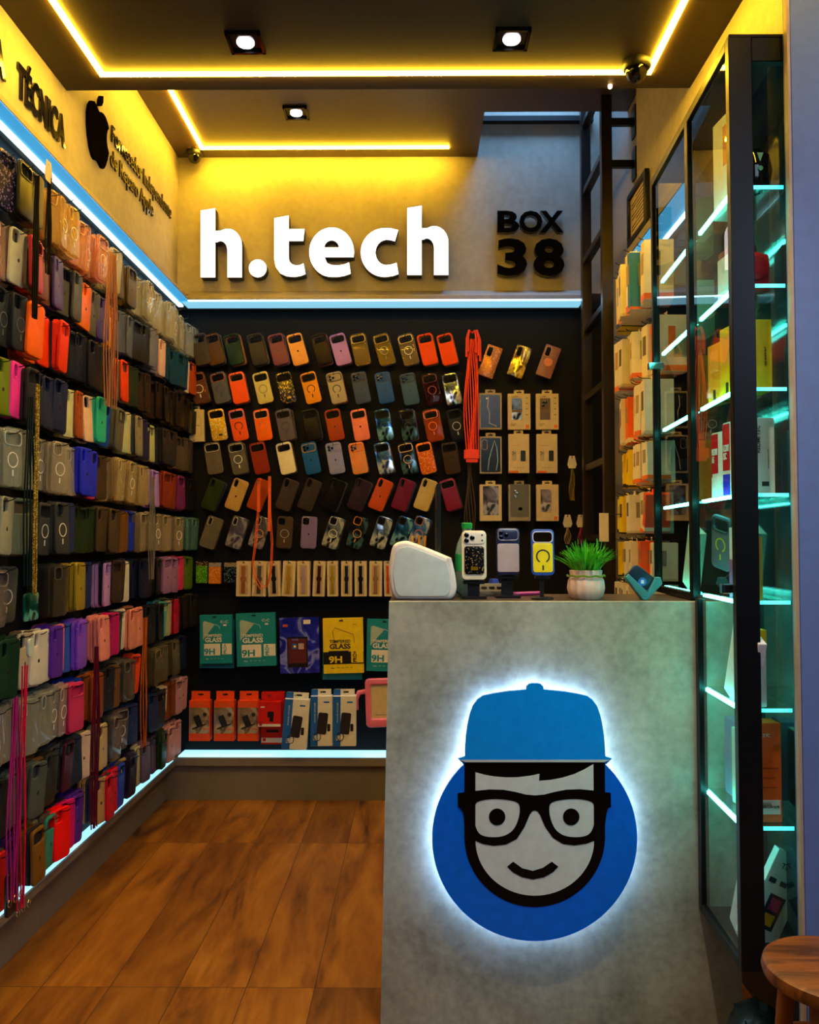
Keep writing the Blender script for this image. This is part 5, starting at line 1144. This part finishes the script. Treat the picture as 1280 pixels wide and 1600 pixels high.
for k, (ya, c) in enumerate(((2.30, 'orange'), (2.19, 'yellow'))):
    t1, a1, b1_, c1 = cab_item('speaker_box', f'{c} gadget box with rounded window on the third cabinet shelf', 'box', .042, .072, ya, ya + .075, 1.61, .19 if k else .17, mat('#f4a008' if k == 0 else '#f4c400', .4), 8)
    link('window', box_me(-a1 / 2 - .001, -a1 / 2, -.025, .025, .09, c1 - .02), mat('#ffb040', .3), t1); link('base_print', box_me(-a1 / 2 - .0012, -a1 / 2, -.006, .006, .01, .04), ink, t1)
for k, ya in enumerate((2.29, 2.19)):
    t1, a1, b1_, c1 = cab_item('phone_box', ['white and red phone box, farther one on the fourth cabinet shelf', 'white and red phone box, nearer one on the fourth cabinet shelf'][k], 'phone box', .045, .085, ya, ya + .07, 1.344, .185 + .015 * k, wbox, 8)
    link('red_panel', box_me(-a1 / 2 - .001, -a1 / 2 + .001, 0, b1_ / 2 + .001, .07, c1 - .004), rbox, t1)
    link('lettering', text_me(['REDMI\nA5', 'REDMI\n15C'][k], .03, .04, .001, .02), wbox, t1, (-a1 / 2 - .0015, b1_ * .25, .12), (0, 0, -PI / 2))
    link('blue_panel', box_me(-a1 / 2 - .001, 0, 0, b1_ / 2 + .001, .004, .06), mat('#1c30c0', .4) if k else wbox, t1)
t1, a1, b1_, c1 = cab_item('phone_box', 'upright white phone box behind the front glass of the cabinet', 'phone box', .07, .125, 2.12, 2.16, 1.344, .195, wbox)
link('lettering', text_me('REDMI 15C', .07, .009, .001, .01), ink, t1, (-a1 * .25, -b1_ / 2 - .0008, .14), (0, -PI / 2, 0)); link('fine_print', text_me('smartphone 4G', .05, .004, .001), ink, t1, (a1 * .2, -b1_ / 2 - .0008, .09), (0, -PI / 2, 0)); link('barcode', box_me(-.006, .012, -b1_ / 2 - .001, -b1_ / 2, .02, .032), ink, t1)
t1, a1, b1_, c1 = cab_item('phone_box', 'white phone box with plum side on the shelf level with the counter', 'phone box', .05, .10, 2.18, 2.24, 1.076, .185, wbox, 8); link('plum_panel', box_me(-a1 / 2 - .001, -a1 / 2 + .001, -b1_ / 2, b1_ / 2, .0, .10), mat('#8a6090', .4), t1); link('red_dot', box_me(-a1 / 2 - .002, -a1 / 2, -.004, .006, .12, .17), rbox, t1)
make_case('plateau', mat('#5c6c74', .25), (CXf(2.33) + .055, 2.33, 1.22), (R(10), R(14), R(-70)), 'clear grey phone case leaning inside the cabinet at counter level', None, ['cring'], mat('#c0c020', .4), mat('#222830', .3))
t1, a1, b1_, c1 = cab_item('gadget_box', 'slim mustard box behind the front glass at counter level', 'box', .066, .082, 2.10, 2.15, 1.076, .16, mat('#c0a830', .5))
t1, a1, b1_, c1 = cab_item('phone_box', 'grey white tablet box leaning on the shelf below counter level, left one', 'phone box', .04, .06, 2.20, 2.28, .812, .20, wbox, 0, 22); link('label', box_me(-a1 / 2 - .001, -a1 / 2, -.02, .02, .10, .15), whit, t1)
t1, a1, b1_, c1 = cab_item('phone_box', 'grey white tablet box leaning on the shelf below counter level, right one', 'phone box', .045, .065, 2.11, 2.19, .812, .19, wbox, 0, 22); link('label', box_me(-a1 / 2 - .001, -a1 / 2, -.02, .02, .08, .12), whit, t1)
t1, a1, b1_, c1 = cab_item('watch_box', 'tall thin white box with yellow top behind the front glass', 'box', .066, .084, 2.09, 2.14, .812, .19, wbox); link('yellow_panel', box_me(-a1 / 2 - .001, a1 / 2 + .001, -b1_ / 2 - .001, b1_ / 2 + .001, .15, .191), ylw, t1)
t1, a1, b1_, c1 = cab_item('phone_box', 'bluish grey box on the lowest glass shelf of the cabinet', 'box', .07, .12, 2.29, 2.37, .523, .21, mat('#5c6a8c', .4)); t1, a1, b1_, c1 = cab_item('phone_box', 'pale green box on the lowest glass shelf of the cabinet', 'box', .06, .11, 2.20, 2.28, .523, .20, mat('#a8c0a0', .4)); link('print', box_me(-a1 / 2 - .001, -a1 / 2, -.02, .0, .03, .15), mat('#c08050', .4), t1)
t1, a1, b1_, c1 = cab_item('phone_box', 'white box with curved print on the lowest glass shelf of the cabinet', 'box', .045, .058, 2.12, 2.18, .523, .17, wbox); link('print', box_me(-a1 / 2 - .001, -a1 / 2, -.015, .01, .05, .12), mat('#2a9aa0', .4), t1)
t1, a1, b1_, c1 = cab_item('speaker_box', 'large orange box with barcode sticker behind the front glass', 'box', .07, .125, 2.11, 2.17, .523, .245, obox)
link('sticker', box_me(-a1 / 2 + .001, a1 / 2 - .004, -b1_ / 2 - .001, -b1_ / 2, .02, .055), whit, t1); link('barcode', text_me('||||||||||||\n8801234 5678', a1 * .75, .014, .0008, .01), ink, t1, (-.001, -b1_ / 2 - .0015, .042)); link('cert_marks', text_me('CE FC', .022, .008, .0008, .01), whit, t1, (-.012, -b1_ / 2 - .0008, .215)); link('spec_lines', text_me('---------\n-------\n--------', .04, .05, .0008, 0), mat('#b04008', .5), t1, (0, -b1_ / 2 - .0008, .11))
t1, a1, b1_, c1 = cab_item('tablet_box', 'large white tablet box leaning at the cabinet bottom behind the front glass', 'tablet box', .03, .125, 2.17, 2.20, .20, .24, wbox, 0, 0, 26)
link('tablet_picture', box_me(-.02, .022, -b1_ / 2 - .001, -b1_ / 2, .04, .13), mat('#203040', .3), t1); link('screen_glow', box_me(-.012, .014, -b1_ / 2 - .002, -b1_ / 2, .05, .08), mat('#f0b010', .4), t1); link('screen_glow', box_me(-.012, .014, -b1_ / 2 - .002, -b1_ / 2, .09, .122), mat('#b03070', .4), t1)
for k, xx in enumerate((-.03, 0, .028)): link('badge', box_me(xx - .009, xx + .009, -b1_ / 2 - .001, -b1_ / 2, .155, .168), mat('#203848', .4), t1)
link('lettering', text_me('Tablet', .05, .014, .0008, .01), ink, t1, (0, -b1_ / 2 - .0008, .205))
t1, a1, b1_, c1 = cab_item('tablet_box', 'white tablet box with small print leaning at the cabinet bottom behind the side door', 'tablet box', .04, .058, 2.14, 2.26, .20, .20, wbox, 0, 24); link('fine_print', text_me('tablet  4 GB  64 GB\n--------', .06, .02, .0008), ink, t1, (-a1 / 2 - .0006, 0, .08), (0, R(-20), -PI / 2))
# second door contents
t1, a1, b1_, c1 = cab_item('accessory_box', 'cream box leaning in the far half of the cabinet at counter level', 'box', .05, .075, 2.62, 2.72, 1.076, .20, mat('#c8c4a8', .5), 0, 20); t1, a1, b1_, c1 = cab_item('accessory_box', 'orange box in the far half of the cabinet on the third shelf', 'box', .06, .12, 2.56, 2.62, 1.61, .19, obox)
t1, a1, b1_, c1 = cab_item('accessory_box', 'cream patterned box in the far half on the second cabinet shelf', 'box', .06, .12, 2.58, 2.66, 1.872, .17, mat('#b0a488', .5)); t1, a1, b1_, c1 = cab_item('accessory_box', 'tan box in the far half on the top cabinet shelf', 'box', .06, .12, 2.58, 2.64, 2.124, .18, mat('#a89868', .5))
t1, a1, b1_, c1 = cab_item('accessory_box', 'orange slim box in the far half on the fourth cabinet shelf', 'box', .06, .10, 2.56, 2.60, 1.344, .19, obox); t1, a1, b1_, c1 = cab_item('accessory_box', 'silver boxed gadget in the far half on the fourth cabinet shelf', 'box', .05, .09, 2.72, 2.78, 1.344, .15, holo('h:c', *HOLO['c']))

# the cabinet and what stands in it, brought to their size (0.88) and place in front of the counter
CABK = .88; CAB0 = Vector((.6908, 1.804, .309))
for o in list(bpy.data.objects):
    if o.name not in _before and o.parent is None:
        o.location = CAB0 + (Vector(o.location) - O) * CABK; o.scale = (CABK, CABK, CABK)

# ================================================================== STOOL AND FLOOR THINGS
Mst = wood_mat('stool_wood', '#4a2809', '#8a5018'); Mleg = wood_mat('stool_leg_wood', '#7a4510', '#8c5214')
t = empty('wooden_stool', (.765, 1.55, 0)); tag(t, 'round brown wooden stool in the lower right corner', 'stool')
link('seat', lathe_me([(.112, .418), (.124, .424), (.127, .435), (.124, .446), (.118, .45), (.001, .45)], 48), Mst, t)
for k in range(4):
    a_ = R(45 + 90 * k); link('leg', tube_me([(.085 * math.cos(a_), .085 * math.sin(a_), .42), (.125 * math.cos(a_), .125 * math.sin(a_), 0)], [.017, .014], 8), Mleg, t)
    b_ = R(135 + 90 * k); z_ = .22 if k % 2 else .30; r_ = .105; link('stretcher', tube_me([(r_ * math.cos(a_), r_ * math.sin(a_), z_), (r_ * math.cos(b_), r_ * math.sin(b_), z_)], .009, 8), Mleg, t)
bm = bmesh.new(); bmesh.ops.create_icosphere(bm, subdivisions=3, radius=1); random.seed(9)
for v in bm.verts:
    k = 1 + .12 * math.sin(v.co.x * 9 + v.co.z * 5) * math.cos(v.co.y * 7); v.co = Vector((v.co.x * .065 * k, v.co.y * .10 * k, max(-.0, v.co.z * .075 * k + .07)))
me = smooth(finish(bm)); o = link('plastic_bag', me, mat('#12282c', .25), None, (.80, 1.98, 0)); tag(o, 'crumpled dark teal plastic bag on the floor under the cabinet', 'bag')
